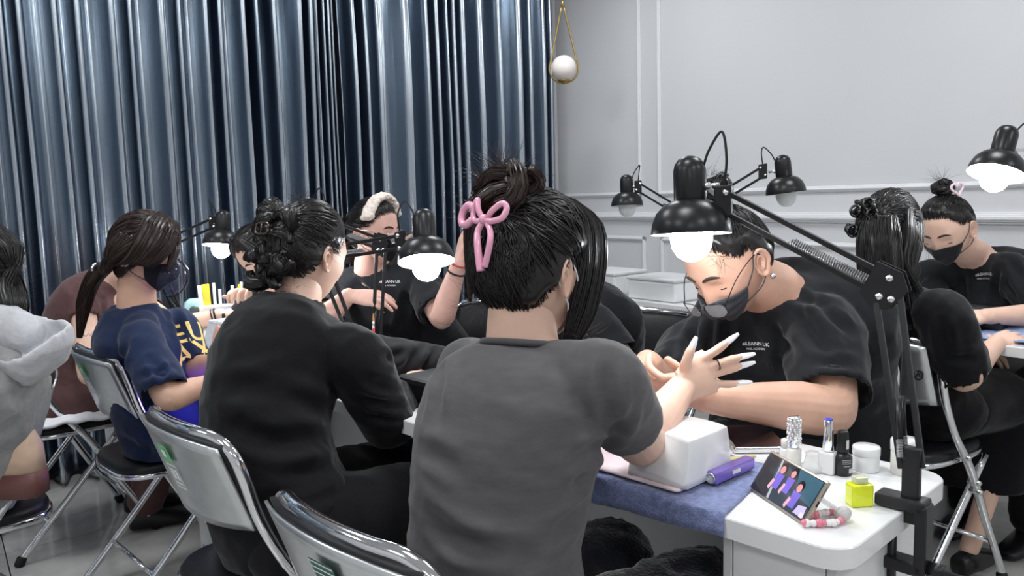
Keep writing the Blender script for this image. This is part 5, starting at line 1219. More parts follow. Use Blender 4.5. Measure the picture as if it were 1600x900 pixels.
# --- technician with headband --------------------------------------------------------------------
def person_band():
    H = Head(at(586, 362, 2.82), cdir(0.84, -0.46, -0.10), cdir(-0.06, 0, 1), 0.98)
    nb = at(580, 418, 2.88); rs = at(532, 450, 2.96); ls = at(662, 446, 2.84); pel = V3(1.56, 2.66, 0.56)
    P = Person('technician with a white headband and black mask raising her hand', pel, nb, rs, ls, H, M_skin3, (1.05, 1.08), 0.03, ps=cdir(-0.95, 0.3, 0))
    re, rw = at(505, 500, 2.75), at(545, 462, 2.62); le, lw = at(690, 497, 2.70), at(717, 412, 2.62)
    seglen('band', pel, nb, H.c); seglen('band r', nb, rs, re, rw); seglen('band l', nb, ls, le, lw)
    P.arm('r', re, rw, hd=cdir(0.95, -0.1, -0.12), hn=cdir(0, -0.5, 0.9), ht=cdir(0, 0.8, 0.3), curl=(12, 22, 15), spread=(3, 0, -3, -6)); P.arm('l', le, lw, hd=cdir(0.25, 0.1, 1), hn=cdir(-0.8, -0.3, 0.2), ht=cdir(0.2, 1, 0), curl=(20, 25, 15))
    P.body(); P.eyes()
    cr = [(at(560, 440, 2.75), at(590, 470, 2.75), 0.014, 0.006), (at(640, 450, 2.75), at(625, 520, 2.75), 0.016, 0.007), (at(660, 490, 2.75), at(680, 470, 2.75), 0.012, 0.006)]
    P.shirt('t_shirt', M_black, [ssl(ls, le, nb, 0.82, 0.062, 0.07), ssl(rs, re, nb, 0.85, 0.062, 0.066)], grow=0.014, wr=(0.005, 9), cr=cr)
    P.print_text('eiLEANN UK', 610, 440, 0.0145, M_print, space=0.95); P.print_text('NAIL ACADEMY', 608, 446, 0.0075, M_print)
    trousers(P, M_trous, V3(1.2, 2.7, 0.55), V3(1.2, 2.5, 0.55), V3(1.22, 2.7, 0.08), V3(1.22, 2.5, 0.08)); shoe(P, (1.3, 2.7), (-1, 0, 0)); shoe(P, (1.3, 2.5), (-1, 0, 0))
    hair_cap(H, P.root, M_hair, thick=0.010, front=40, temple=26, ear=4); h = Hair(P, M_hair); L = lambda *p: H.w(np.array(p))
    h.add(cap_strands(H, (0, -0.95, 0.05), 900, 31, thick=0.012, rad=0.0012, front=42, temple=28, ear=6, jit=0.1))
    for i in range(4): h.add(hank([L(0.01 * i - 0.015, -0.105, 0.05), L(0.012 * i - 0.02, -0.135, 0.0), L(0.012 * i - 0.02, -0.13, -0.07), L(0.012 * i - 0.02, -0.115, -0.13)], [0.014, 0.02, 0.018, 0.006], 70, 700 + i, r=0.0012))
    h.build()
    # puffy headband over the crown
    pts = [head_pts(ldir(np.array(90.0), np.array(float(b)))[None], False)[0] + [0, 0.028, 0.0] + 0.016 * ldir(np.array(90.0), np.array(float(b))) for b in np.linspace(24, 156, 24)]
    pts = np.array(pts); T, U, W = frames(pts); mb = MB()
    mb.loft([(p, nrm([0, 1, 0.2]) * (0.027 + 0.003 * math.sin(i * 2.4)), nrm(np.cross(T[i], [0, 1, 0.2])) * (0.014 + 0.003 * math.sin(i * 3.1))) for i, p in enumerate(pts)], 16)
    V, F = mb.arrays(); V = H.w(V); V, F, N = remesh(V, F, 0.0035, 1); V = wrinkle(V, N, 0.004, 90)
    mesh_obj('headband', V, F, cloth_mat('ivory_ruched_cloth', sr(238, 226, 216), bump=0.6, bscale=160), P.root)
    face_mask(P, M_mask, top=-4, bot=-54, w=62)
    for s in (1, -1):
        c = np.array([s * 0.034, 0.108, -0.008]); pts = [c + np.array([0.025 * math.cos(a), -0.014 * max(0, s * math.cos(a)), 0.020 * math.sin(a)]) for a in np.linspace(0, 2 * math.pi, 33)]
        W = H.w(np.array(pts)); mesh_obj('spectacle_lens', np.vstack([W[:-1], H.w(c)]), [(i, (i + 1) % 32, 32) for i in range(32)], M_lens, P.root)
        MB().tube(W, 0.0012, 6).build('spectacle_frame', M_silver, P.root)
        MB().tube(H.w(catmull([c + [s * 0.025, -0.014, 0.006], [s * 0.074, 0.05, 0.010], [s * 0.080, -0.01, 0.012]], 20)), 0.0013, 6).build('temple_arm', M_silver, P.root)
    q = le + (lw - le) * 0.86; u = nrm(lw - le); a = nrm(np.cross(u, CF)); b = np.cross(u, a)
    for k, m in ((0, M_wire), (0.03, mat('red_cord', sr(170, 60, 60)))):
        MB().tube([q + u * k + (a * math.cos(t) * (0.031 - k * 0.1) + b * math.sin(t) * (0.031 - k * 0.1)) for t in np.linspace(0, 2 * math.pi, 28)], 0.003, 8).build('bracelet', m, P.root)
    return P
P_band = person_band()

# --- technician bowed behind the black jumper -------------------------------------------------------
def person_bowed():
    H = Head(at(408, 395, 3.12), cdir(-0.5, -0.55, -0.75), (0, 0, 1), 0.98)
    nb = at(428, 440, 3.2); rs = at(385, 485, 3.3); ls = at(470, 480, 3.12); pel = V3(1.32, 3.40, 0.56)
    P = Person('technician with bowed head mostly hidden behind the black jumper', pel, nb, rs, ls, H, M_skin, (1.0, 1.0), 0.05, ps=cdir(-0.66, 0.75, 0))
    re, rw = at(350, 540, 3.35), at(392, 468, 3.26); le, lw = at(480, 560, 3.0), at(420, 540, 2.95)
    seglen('bowed', pel, nb, H.c); seglen('bowed r', nb, rs, re, rw)
    P.arm('l', le, lw, hd=cdir(-1, -0.2, 0), hn=V3(0, 0, 1), ht=cdir(0, -1, 0)); P.arm('r', re, rw, hd=cdir(-0.15, -0.7, 0.45), hn=cdir(-0.1, -0.5, 0.9), ht=cdir(-1, 0, 0), curl=(45, 45, 30)); P.body(); P.eyes()
    P.shirt('t_shirt', M_black, [ssl(ls, le, nb, 0.80, 0.062, 0.066), ssl(rs, re, nb, 0.6, 0.06, 0.062)], grow=0.014, wr=(0.005, 9))
    trousers(P, M_trous, V3(0.98, 3.45, 0.55), V3(0.98, 3.25, 0.55), V3(1.0, 3.45, 0.08), V3(1.0, 3.25, 0.08)); shoe(P, (1.05, 3.45), (-1, 0, 0)); shoe(P, (1.05, 3.25), (-1, 0, 0))
    hair_cap(H, P.root, M_hair, thick=0.012, front=44); h = Hair(P, M_hair); h.add(cap_strands(H, (0, -0.9, -0.3), 600, 4, thick=0.013, rad=0.0013, front=46))
    L = lambda *p: H.w(np.array(p))
    for s in (1, -1):
        for i in range(3): h.add(hank([L(s * 0.02, 0.03, 0.12), L(s * 0.07, 0.05 - 0.01 * i, 0.07), L(s * 0.086, 0.045 - 0.012 * i, 0.0), L(s * 0.084, 0.05 - 0.01 * i, -0.08), L(s * 0.08, 0.05, -0.15)], [0.01, 0.014, 0.012, 0.01, 0.004], 50, 800 + i, r=0.0012))
    h.build(); face_mask(P, M_mask)
    return P
P_bow = person_bowed()

# --- long-haired client, right row -------------------------------------------------------------------
def person_long():
    H = Head(at(1390, 362, 2.38), cdir(0.72, 0.62, -0.28), cdir(0.1, 0.1, 1), 1.0)
    nb = at(1392, 448, 2.38); rs = at(1474, 494, 2.22); ls = at(1326, 462, 2.50); pel = V3(2.47, 1.25, 0.56)
    P = Person('woman in black with a long dark half-up ponytail, back to camera at the right', pel, nb, rs, ls, H, M_skin, (1.02, 0.92), 0.03, ps=cdir(0.6, -0.8, 0))
    re, rw = at(1505, 592, 2.28), at(1558, 536, 2.50); le, lw = at(1400, 560, 2.75), at(1480, 545, 2.8)
    seglen('long', pel, nb, H.c); seglen('long r', nb, rs, re, rw)
    P.arm('r', re, rw, hd=cdir(0.9, 0.5, 0.12), hn=cdir(0, -0.3, 1), ht=cdir(-0.4, 0.9, 0), curl=(10, 12, 8)); P.arm('l', le, lw, hd=cdir(0.9, 0.5, 0), hn=V3(0, 0, 1), ht=cdir(0.4, -0.9, 0))
    kr, kl, ar, al = V3(2.84, 1.10, 0.55), V3(2.82, 1.34, 0.55), V3(2.62, 1.14, 0.08), V3(2.62, 1.4, 0.08)
    P.leg('r', kr, ar); P.leg('l', kl, al); P.body()
    cr = [(at(1470, 490, 2.25), at(1480, 560, 2.22), 0.014, 0.007), (at(1480, 560, 2.2), at(1530, 560, 2.25), 0.014, 0.006), (at(1400, 520, 2.3), at(1470, 600, 2.25), 0.02, 0.006), (at(1390, 600, 2.3), at(1470, 640, 2.25), 0.02, 0.006)]
    P.shirt('t_shirt', M_black2, [ssl(rs, re, nb, 0.90, 0.072, 0.082), ssl(ls, le, nb, 0.9, 0.07, 0.08)], grow=0.014, wr=(0.005, 9), cr=cr, neck_rad=0.068, hem=-0.3)
    hp = P.pel; mid = (kr + kl) / 2
    f = nrm(mid - hp); s = P.ps
    rows = [(hp + V3(0, 0, 0.02) - f * 0.10, s * 0.13, V3(0, 0, 0.08)), (hp - V3(0, 0, 0.0), s * 0.18, V3(0, 0, 0.11)), (hp + f * 0.2, s * 0.19, V3(0, 0, 0.11)), (mid - f * 0.05, s * 0.195, V3(0, 0, 0.10)), (mid + f * 0.03, s * 0.18, V3(0, 0, 0.085)), (mid + f * 0.06, s * 0.14, V3(0, 0, 0.05))]
    dn = [(mid - f * 0.0 + V3(0, 0, 0.02), s * 0.18, f * 0.085), (mid - f * 0.02 - V3(0, 0, 0.1), s * 0.185, f * 0.105), (mid - f * 0.05 - V3(0, 0, 0.22), s * 0.185, f * 0.11), (mid - f * 0.07 - V3(0, 0, 0.30), s * 0.185, f * 0.11)]
    P.cloth('skirt', M_trous, [], lofts=[(rows, 28, 2.4), (dn, 28, 2.4)], wr=(0.005, 7))
    shoe(P, (2.58, 1.14), (1, 0, 0)); shoe(P, (2.58, 1.4), (1, 0, 0))
    hair_cap(H, P.root, M_hair, thick=0.014, nape=-34, ear=-4); h = Hair(P, M_hair); L = lambda *p: H.w(np.array(p))
    h.add(cap_strands(H, (0, -0.97, 0.1), 1300, 41, thick=0.015, rad=0.0013, nape=-36, ear=-4))
    for i in range(8):
        x = -0.012 + 0.011 * i
        h.add(hank([L(x * 0.8, -0.118, 0.01), L(x + 0.008, -0.135, -0.06), L(x + 0.018, -0.13, -0.13), L(x + 0.026, -0.12, -0.21), L(x + 0.028 + 0.004 * i, -0.10, -0.30 + 0.008 * i)], [0.018, 0.025, 0.026, 0.022, 0.006], 120, 900 + i, r=0.0011))
    for i in range(5):      # lighter loose hair over the right shoulder
        h.add(hank([L(0.066, 0.03 - 0.02 * i, 0.05), L(0.085, 0.0 - 0.018 * i, -0.03), L(0.088, -0.03 - 0.012 * i, -0.11), L(0.092 + 0.008 * i, -0.04, -0.18), L(0.11 + 0.01 * i, -0.04, -0.24)], [0.012, 0.017, 0.015, 0.010, 0.003], 60, 930 + i, r=0.0009))
    g = np.random.default_rng(5)
    for i in range(9):
        c = np.array([g.uniform(-0.06, 0.02), -0.118, g.uniform(-0.05, 0.045)]); a0 = g.uniform(0, 6.28); r = g.uniform(0.014, 0.022)
        h.add(hank([L(*(c + np.array([r * math.cos(a0 + t), 0.004 * math.sin(3 * t), r * math.sin(a0 + t)]))) for t in np.linspace(0, 3.9, 7)], [0.006, 0.010, 0.011, 0.010, 0.006], 40, 950 + i, r=0.0010, twist=2))
    h.add(flyaways(L(0.09, -0.03, -0.16), 0.03, 60, 0.09, 44, up=H.R - H.U, r=0.0005)); h.build()
    cm = mat('black_glossy_clip', sr(16, 16, 18), rough=0.08, coat=0.8)
    for s, z in ((-1, 0.03), (1, 0.02), (-1, -0.03), (0.4, 0.05)):
        c = L(-0.02 + s * 0.025, -0.135, z)
        MB().tube([c + H.R * 0.014 * math.cos(a) + H.U * 0.017 * math.sin(a) - H.F * 0.004 * math.cos(2 * a) for a in np.linspace(0, 2 * math.pi, 24)], 0.0042, 8).build('flower_clip_petal', cm, P.root)
    return P
P_long = person_long()

# --- bowed technician, right row ------------------------------------------------------------------------
def person_right():
    H = Head(at(1480, 358, 2.86), cdir(-0.68, -0.52, -0.50), cdir(-0.26, -0.1, 1), 1.04)
    nb = at(1528, 404, 2.98); rs = at(1450, 432, 3.10); ls = at(1580, 424, 2.86); pel = V3(3.24, 1.22, 0.57)
    P = Person('technician in black with a bun and pink heart clip looking down at the right', pel, nb, rs, ls, H, M_skin, (1.05, 1.05), 0.05, ps=cdir(-0.7, 0.72, 0))
    re, rw = at(1452, 520, 2.95), at(1500, 545, 2.75); le, lw = at(1640, 492, 2.72), at(1540, 494, 2.66)
    seglen('right', pel, nb, H.c); seglen('right l', nb, ls, le, lw)
    P.arm('l', le, lw, hd=cdir(-0.9, 0.2, -0.15), hn=cdir(0, -0.6, 0.8), ht=cdir(0, 0.8, 0.4)); P.arm('r', re, rw, hd=cdir(0.5, -0.7, 0), hn=V3(0, 0, 1), ht=cdir(1, 0, 0))
    P.body(); P.eyes()
    cr = [(at(1560, 420, 2.8), at(1555, 480, 2.8), 0.014, 0.007), (at(1575, 400, 2.85), at(1600, 440, 2.8), 0.012, 0.006), (at(1500, 420, 2.8), at(1510, 470, 2.75), 0.014, 0.006), (at(1590, 470, 2.75), at(1570, 440, 2.75), 0.012, 0.006)]
    P.shirt('t_shirt', M_black, [ssl(ls, le, nb, 0.86, 0.066, 0.07), ssl(rs, re, nb, 0.8, 0.064, 0.068)], grow=0.014, wr=(0.005, 9), cr=cr, neck_rad=0.075)
    P.print_text('eiLEANN UK', 1540, 428, 0.0145, M_print, space=0.95); P.print_text('NAIL ACADEMY', 1539, 435, 0.0075, M_print)
    trousers(P, M_trous, V3(2.9, 1.3, 0.55), V3(2.9, 1.1, 0.55), V3(2.95, 1.3, 0.08), V3(2.95, 1.1, 0.08)); shoe(P, (3.0, 1.3), (-1, 0, 0)); shoe(P, (3.0, 1.1), (-1, 0, 0))
    hair_cap(H, P.root, M_hair, thick=0.010, front=46, temple=30, ear=4); h = Hair(P, M_hair); L = lambda *p: H.w(np.array(p))
    h.add(cap_strands(H, (0, -0.6, 0.8), 1500, 51, thick=0.011, rad=0.0009, front=48, temple=32, ear=6, jit=0.1))
    for i in range(5):
        g = np.random.default_rng(1000 + i); a0 = g.uniform(0, 6.28); c = L(0.0, -0.055, 0.13) + g.normal(0, 0.005, 3)
        h.add(hank([c + (H.R * math.cos(a0 + t) + H.F * math.sin(a0 + t)) * 0.022 + H.U * 0.006 * math.sin(2 * t + i) for t in np.linspace(0, 4.8, 8)], [0.008, 0.013, 0.014, 0.012, 0.007], 50, 1010 + i, r=0.0010))
    h.add(flyaways(L(0, -0.06, 0.15), 0.02, 30, 0.06, 52, up=H.U, r=0.0006)); h.build()
    c = L(-0.045, -0.045, 0.128); u = nrm(CR * 0.9 + CU * 0.2); v = nrm(CU - u * np.dot(CU, u))
    MB().tube([c - CF * 0.012 + u * 0.0016 * 16 * math.sin(a) ** 3 * 0.8 + v * 0.0015 * (13 * math.cos(a) - 5 * math.cos(2 * a) - 2 * math.cos(3 * a) - math.cos(4 * a)) for a in np.linspace(0, 2 * math.pi, 40)], 0.0045, 8).build('heart_clip', mat('pale_pink_acrylic', sr(240, 210, 222), rough=0.15, coat=0.5), P.root)
    face_mask(P, M_mask, top=-6, bot=-54, w=62)
    return P
P_right = person_right()
# ------------------------------------------------------------------ things on the tables
def cloth_grid(name, fn, nu, nv, m, label, cat, thick=0.004, parent=None):
    V = [fn(i / nu, j / nv) for j in range(nv + 1) for i in range(nu + 1)]
    F = [(j * (nu + 1) + i, j * (nu + 1) + i + 1, (j + 1) * (nu + 1) + i + 1, (j + 1) * (nu + 1) + i) for j in range(nv) for i in range(nu)]
    o = mesh_obj(name, np.array(V), F, m, parent); s = o.modifiers.new('thick', 'SOLIDIFY'); s.thickness = thick; s.offset = 1
    if label: tag(o, label, cat)
    return o
M_towel = cloth_mat('periwinkle_terry', sr(118, 128, 168), bump=1.0, bscale=260, var=0.25, vscale=90, sheen=0.4)
def towel_fn(u, v):
    s = 0.185 + 0.60 * u + 0.055 * v; t = -0.02 + 0.275 * v - 0.02 * u
    z = 0.7535 + 0.0035 * (noise.noise((s * 16, t * 16, 3)) + 0.6) + 0.002 * noise.noise((s * 45, t * 45, 1))
    if t < 0.0:
        z -= (-t) * 1.6; t *= 0.35; t -= 0.004
    return tp(s, t, z)
cloth_grid('towel', towel_fn, 70, 40, M_towel, 'blue-grey terry towel hanging over the near table edge', 'towel')
# pink work mat
M_pinkmat = mat('pale_pink_mat', sr(226, 208, 214), rough=0.35, var=0.05, vscale=15)
o = rounded_slab(tp, 0.285, 0.60, 0.015, 0.20, 0.7605, 0.764, 0.01, (0.01, 0.01, 0.01, 0.01)).build('work_mat', M_pinkmat); tag(o, 'pale pink mat under the white armrest', 'mat')
# armrest: a bent white bridge
def armrest(name, fn, s0, s1, t0, t1, z0, h, m, label, lean=0.03, th=0.006):
    A = []
    prof = [(s0 - 0.0, z0), (s0 + 0.004, z0 + h * 0.86), (s0 + 0.014, z0 + h), ((s0 + s1) / 2, z0 + h * 1.04), (s1 - 0.014, z0 + h), (s1 - 0.004, z0 + h * 0.86), (s1, z0)]
    P = catmull([(a, 0, b) for a, b in prof], 40); rings = []
    for q, k in ((t0, -1), (t0 + 0.006, 1), (t1 - 0.006, 1), (t1, -1)):
        ins = 0.0 if k > 0 else 0.005
        rings.append(np.array([fn(p[0] + (ins if p[0] < (s0 + s1) / 2 else -ins), q + lean * (1 - (p[2] - z0) / h) * (-1 if q < (t0 + t1) / 2 else 0.2), max(z0, p[2] - ins * 0.7)) for p in P]))
    return tag(MB().rings(rings).build(name, m), label, 'armrest')
armrest('armrest', tp, 0.275, 0.40, 0.045, 0.165, 0.7645, 0.078, M_white, 'white plastic armrest under the grey client\'s wrist', 0.02)
armrest('armrest', tp, 2.02, 2.30, 0.10, 0.36, 0.7515, 0.10, cloth_mat('white_rest_cover', sr(232, 234, 240)), 'white padded armrest in front of the navy T-shirt client', 0.03)
# purple torch lamp
M_purple = mat('purple_anodised', sr(140, 118, 200), rough=0.25, metal=0.6)
a, b = tp(0.268, 0.088, 0.770), tp(0.262, 0.205, 0.770)
t = thing('penlight', 'purple square penlight lying on the blue towel', 'flashlight', tuple((a + b) / 2 - V3(0, 0, 0.011)))
MB().bar(a, b, 0.021, 0.021).build('body', M_purple, t, smooth=False, bevel=0.003)
d = nrm(a - b)
MB().lathe([(0.0095, 0.0), (0.0095, 0.003), (0.008, 0.0035), (0.006, 0.0005)], a, d, n=20).build('lens_ring', M_zinc, t); MB().ball(a + d * 0.0005, 0.0055).build('lens', M_lens, t)
MB().box((a + b) / 2 + nrm(np.cross(d, (0, 0, 1))) * (-0.0108 if np.dot(nrm(np.cross(d, (0, 0, 1))), CF) > 0 else 0.0108), (0.022, 0.002, 0.006), (d, nrm(np.cross(d, (0, 0, 1))), (0, 0, 1))).build('switch', M_white, t, smooth=False)
# clear sticks
t = tag(MB().bar(tp(0.315, 0.20, 0.762), tp(0.285, 0.262, 0.762), 0.012, 0.004).build('nail_file', mat('yellow_clear_plastic', sr(222, 214, 140), rough=0.1, alpha=0.7), smooth=False, bevel=0.001), 'short yellow clear file beside the white armrest', 'nail file')
# dark phone case leaning on a tray
q0, q1, q2 = tp(0.335, 0.275, 0.757), tp(0.262, 0.345, 0.757), tp(0.405, 0.400, 0.757)
t = thing('tablet', 'dark glossy tablet lying face up behind the silver-capped bottle', 'tablet', tuple((q1 + q2) / 2 - V3(0, 0, .007)))
ax0 = nrm(q1 - q0); ax1 = nrm(np.cross((0, 0, 1), ax0)); ax1 = ax1 if np.dot(ax1, q2 - q0) > 0 else -ax1
cc = q0 + ax0 * 0.052 + ax1 * 0.075
MB().box(cc, (0.104, 0.15, 0.012), (ax0, ax1, (0, 0, 1))).build('casing', M_silver, t, smooth=False, bevel=0.004)
MB().box(cc + V3(0, 0, 0.0066), (0.096, 0.142, 0.0015), (ax0, ax1, (0, 0, 1))).build('screen', mat('dark_red_glass', sr(48, 30, 32), rough=0.06, coat=0.6), t, smooth=False)
# bottles
M_glass = mat('clear_glass', (0.92, 0.95, 0.95), rough=0.03, alpha=0.45, coat=0.6, var=0.0)
M_gel = mat('milky_gel', sr(224, 222, 216), rough=0.15, coat=0.4)
M_capb = mat('blue_cap_disc', sr(40, 60, 220), rough=0.2, coat=0.5)
M_bottle = mat('matte_black_bottle', sr(34, 36, 42), rough=0.3)
def bottle(name, s, q, label, parts, cat='bottle', z=0.75):
    c = tp(s, q, z); t = thing(name, label, cat, tuple(c))
    for n, prof, m in parts: MB().lathe(prof, c, n=28).build(n, m, t)
    return t, c
t, c = bottle('polish_bottle', 0.215, 0.275, 'nail polish bottle with a tall studded silver cap', [('bottle_body', [(0.0115, 0), (0.013, 0.003), (0.013, 0.036), (0.009, 0.04)], M_gel), ('cap', [(0.0095, 0.04), (0.0105, 0.042), (0.0105, 0.094), (0.0085, 0.097)], M_silver)])
studs = None
for k in range(6):
    for j in range(9):
        a = 2 * math.pi * (j + 0.5 * (k % 2)) / 9
        if studs is None: studs = MB().ball((0, 0, 0), (0.0025, 0.0025, 0.0032), nu=8, nv=6).build('cap_stud', M_silver, t); so = studs; studs.location = (0.0112 * math.cos(a), 0.0112 * math.sin(a), 0.049 + k * 0.008)
        else:
            so = bpy.data.objects.new('cap_stud', studs.data); COL.objects.link(so); so.parent = t; so.location = (0.0112 * math.cos(a), 0.0112 * math.sin(a), 0.049 + k * 0.008)
studs.data.transform(Matrix.Translation(Vector(BASE[t.name])))
bottle('glass_jar', 0.185, 0.286, 'tiny clear glass pot between the silver-capped and blue-topped bottles', [('jar_body', [(0.019, 0), (0.02, 0.003), (0.02, 0.011), (0.015, 0.014), (0.012, 0.03), (0.013, 0.034)], M_glass)], 'jar')
t, c = bottle('polish_bottle', 0.160, 0.292, 'white polish bottle with a chrome cap and blue top', [('cap', [(0.008, 0.04), (0.0095, 0.042), (0.0075, 0.096), (0.007, 0.0965)], M_chrome), ('cap_disc', [(0.0072, 0.0965), (0.007, 0.0985), (0.003, 0.099)], M_capb)])
MB().box(c + V3(0, 0, 0.02), (0.028, 0.022, 0.04), (E1, E2, (0, 0, 1))).build('bottle_body', M_white, t, smooth=False, bevel=0.003)
t, c = bottle('gel_bottle', 0.140, 0.305, 'black gel polish bottle with printed label and black cap', [('bottle_body', [(0.0155, 0), (0.0165, 0.002), (0.0165, 0.030), (0.0155, 0.034), (0.009, 0.040)], M_bottle), ('cap', [(0.0098, 0.040), (0.0102, 0.042), (0.009, 0.076), (0.0075, 0.078)], M_blackbar)])
cd = nrm(-(CR * -0.1 + CF) * [1, 1, 0])
for k, (w, z, m) in enumerate(((0.018, 0.029, M_whiteside), (0.016, 0.026, M_whiteside), (0.017, 0.023, M_whiteside), (0.012, 0.018, M_whiteside))):
    rt_ = nrm(np.cross((0, 0, 1), cd)); pts = []
    for x in np.linspace(-w / 2, w / 2, 7):
        ph = x / 0.0167; pts.append(c + (cd * math.cos(ph) + rt_ * math.sin(ph)) * 0.0168 + V3(0, 0, z))
    P_ = np.array(pts); mesh_obj('label_line', np.vstack([P_, P_ + V3(0, 0, 0.0008)]), [(i, i + 1, i + 8, i + 7) for i in range(6)], m, t, smooth=False)
P_ = np.array([c + (cd * math.cos(x) + nrm(np.cross((0, 0, 1), cd)) * math.sin(x)) * 0.0169 + V3(0, 0, 0.006) for x in np.linspace(0.2, 0.7, 6)])
mesh_obj('barcode', np.vstack([P_, P_ + V3(0, 0, 0.008)]), [(i, i + 1, i + 7, i + 6) for i in range(5)], M_whiteside, t, smooth=False)
P_ = np.array([c + (cd * math.cos(x) + nrm(np.cross((0, 0, 1), cd)) * math.sin(x)) * (0.0102 - 0.0003 * 0) + V3(0, 0, 0.047) for x in np.linspace(0.1, 0.9, 6)])
mesh_obj('cap_sticker', np.vstack([P_, P_ * 1 + V3(0, 0, 0.016)]), [(i, i + 1, i + 7, i + 6) for i in range(5)], M_whiteside, t, smooth=False)
def jar(s, q, r, h, label, z=0.75):
    return bottle('cream_jar', s, q, label, [('jar_body', [(r * 0.95, 0), (r, 0.003), (r, h * 0.62), (r * 0.96, h * 0.66)], M_gel if h > 0.05 else M_white), ('lid', [(r * 1.0, h * 0.66), (r * 1.04, h * 0.68), (r * 1.04, h * 0.95), (r * 0.98, h), (r * 0.3, h * 1.01)], M_white)], 'jar', z)
jar(0.118, 0.352, 0.0225, 0.044, 'low white screw-top jar beside the black gel bottle')
jar(0.062, 0.378, 0.023, 0.062, 'taller white screw-top jar behind the big lamp\'s arm')
bottle('polish_bottle', 0.238, 0.292, 'short white capped bottle just behind the phone screen', [('bottle_body', [(0.012, 0), (0.0125, 0.002), (0.0125, 0.026), (0.010, 0.03)], M_white), ('cap', [(0.010, 0.03), (0.010, 0.045), (0.006, 0.047)], M_gel)])
# yellow acrylic pot with clear stopper
c = tp(0.060, 0.185, 0.75); t = thing('acrylic_pot', 'neon yellow acrylic pot near the lamp clamp', 'pot', tuple(c))
yx = nrm(E2 * 0.8 - E1 * 0.6); yy = np.cross((0, 0, 1), yx)
MB().box(c + V3(0, 0, 0.018), (0.036, 0.024, 0.036), (yx, yy, (0, 0, 1))).build('pot_body', mat('neon_yellow_acrylic', sr(226, 236, 20), rough=0.08, coat=0.6, var=0.05, emit=sr(226, 236, 20), estr=0.0), t, smooth=False, bevel=0.003)
MB().box(c + V3(0, 0, 0.0415), (0.020, 0.016, 0.011), (yx, yy, (0, 0, 1))).build('stopper', mat('clear_stopper', sr(222, 224, 190), rough=0.1, alpha=0.75), t, smooth=False, bevel=0.002)
# phone on its stand
A, B = tp(0.222, 0.128, 0.7515), tp(0.087, 0.048, 0.7515); ax = nrm(B - A); bk = nrm(np.cross((0, 0, 1), ax)); bk = bk if np.dot(bk, CF) > 0 else -bk
upv = nrm(bk * math.cos(math.radians(56)) + V3(0, 0, math.sin(math.radians(56)))); nv = np.cross(ax, upv); nv = nv if np.dot(nv, -CF) > 0 else -nv
t = thing('smartphone', 'smartphone propped sideways playing a video of dancers in purple', 'phone', tuple((A + B) / 2))
pcn = (A + B) / 2 + upv * 0.0385 - nv * 0.004
MB().box(pcn, (0.158, 0.076, 0.008), (ax, upv, nv)).build('phone_case', mat('champagne_aluminium', sr(196, 184, 168), rough=0.25, metal=0.7), t, smooth=False, bevel=0.003)
M_scr = mat('screen_dark_teal', sr(30, 40, 52), rough=0.05, coat=0.6, emit=sr(34, 48, 60), estr=0.7, var=0.3, vscale=30)
scr = MB().box(pcn + nv * 0.0042, (0.150, 0.068, 0.0008), (ax, upv, nv)).build('screen', M_scr, t, smooth=False)
def pic(pts, col, lift, name='screen_picture'):
    V = [pcn + ax * x + upv * y + nv * (0.0047 + lift) for x, y in pts]
    m = mat('screen_%d_%d_%d' % col, sr(*col), rough=0.1, emit=sr(*col), estr=0.65, var=0.1); mesh_obj(name, np.array(V), [tuple(range(len(V)))], m, scr, smooth=False)
def blob(x, y, rx, ry, col, lift, n=12): pic([(x + rx * math.cos(a), y + ry * math.sin(a)) for a in np.linspace(0, 2 * math.pi, n, endpoint=False)], col, lift)
pic([(-0.072, -0.033), (-0.03, -0.033), (-0.045, 0.033), (-0.072, 0.033)], (38, 36, 40), 0.0001)
pic([(-0.038, 0.033), (-0.033, 0.033), (-0.020, -0.033), (-0.026, -0.033)], (150, 150, 155), 0.0002)
pic([(0.012, 0.033), (0.073, 0.033), (0.073, -0.010), (0.030, -0.005)], (52, 82, 96), 0.0001)
for x, y, k in ((-0.022, 0.020, 1.0), (0.006, 0.022, 0.9), (0.034, 0.008, 1.0)):
    blob(x, y + 0.003, 0.0085 * k, 0.009 * k, (20, 16, 20), 0.0002); blob(x - 0.001, y - 0.001, 0.006 * k, 0.007 * k, (206, 130, 130), 0.0003)
    pic([(x - 0.010 * k, y - 0.008), (x + 0.010 * k, y - 0.008), (x + 0.008 * k, y - 0.034), (x - 0.008 * k, y - 0.034)], (104, 88, 176), 0.0003)
    pic([(x - 0.012 * k, y - 0.02), (x - 0.016 * k, y - 0.036), (x - 0.010 * k, y - 0.040), (x - 0.006 * k, y - 0.022)], (208, 150, 160), 0.0004)
pic([(0.046, -0.030), (0.072, -0.030), (0.068, -0.012), (0.050, -0.016)], (176, 166, 214), 0.0003)
pic([(0.062, -0.031), (0.070, -0.031), (0.070, -0.023), (0.062, -0.023)], (230, 190, 200), 0.0005)
port = MB().box(pcn + ax * 0.0793, (0.001, 0.010, 0.003), (ax, upv, nv)).build('charging_port', M_rubber, t, smooth=False, bevel=0.0006)
for k in range(6): MB().lathe([(0.0012, 0), (0.0012, 0.0006)], pcn + ax * 0.0788 + upv * (0.012 + 0.0032 * k), ax, n=8).build('speaker_hole', M_rubber, t)
st0 = pcn + ax * 0.062 + upv * 0.01 - nv * 0.006; st1 = tp(0.060, 0.125, 0.753)
tag(MB().bar(st0, st1, 0.022, 0.004, nv).build('phone_stand', mat('clear_acrylic', sr(225, 230, 232), rough=0.05, alpha=0.5, coat=0.5), smooth=False, bevel=0.001), 'clear acrylic stand holding up the phone', 'phone stand')
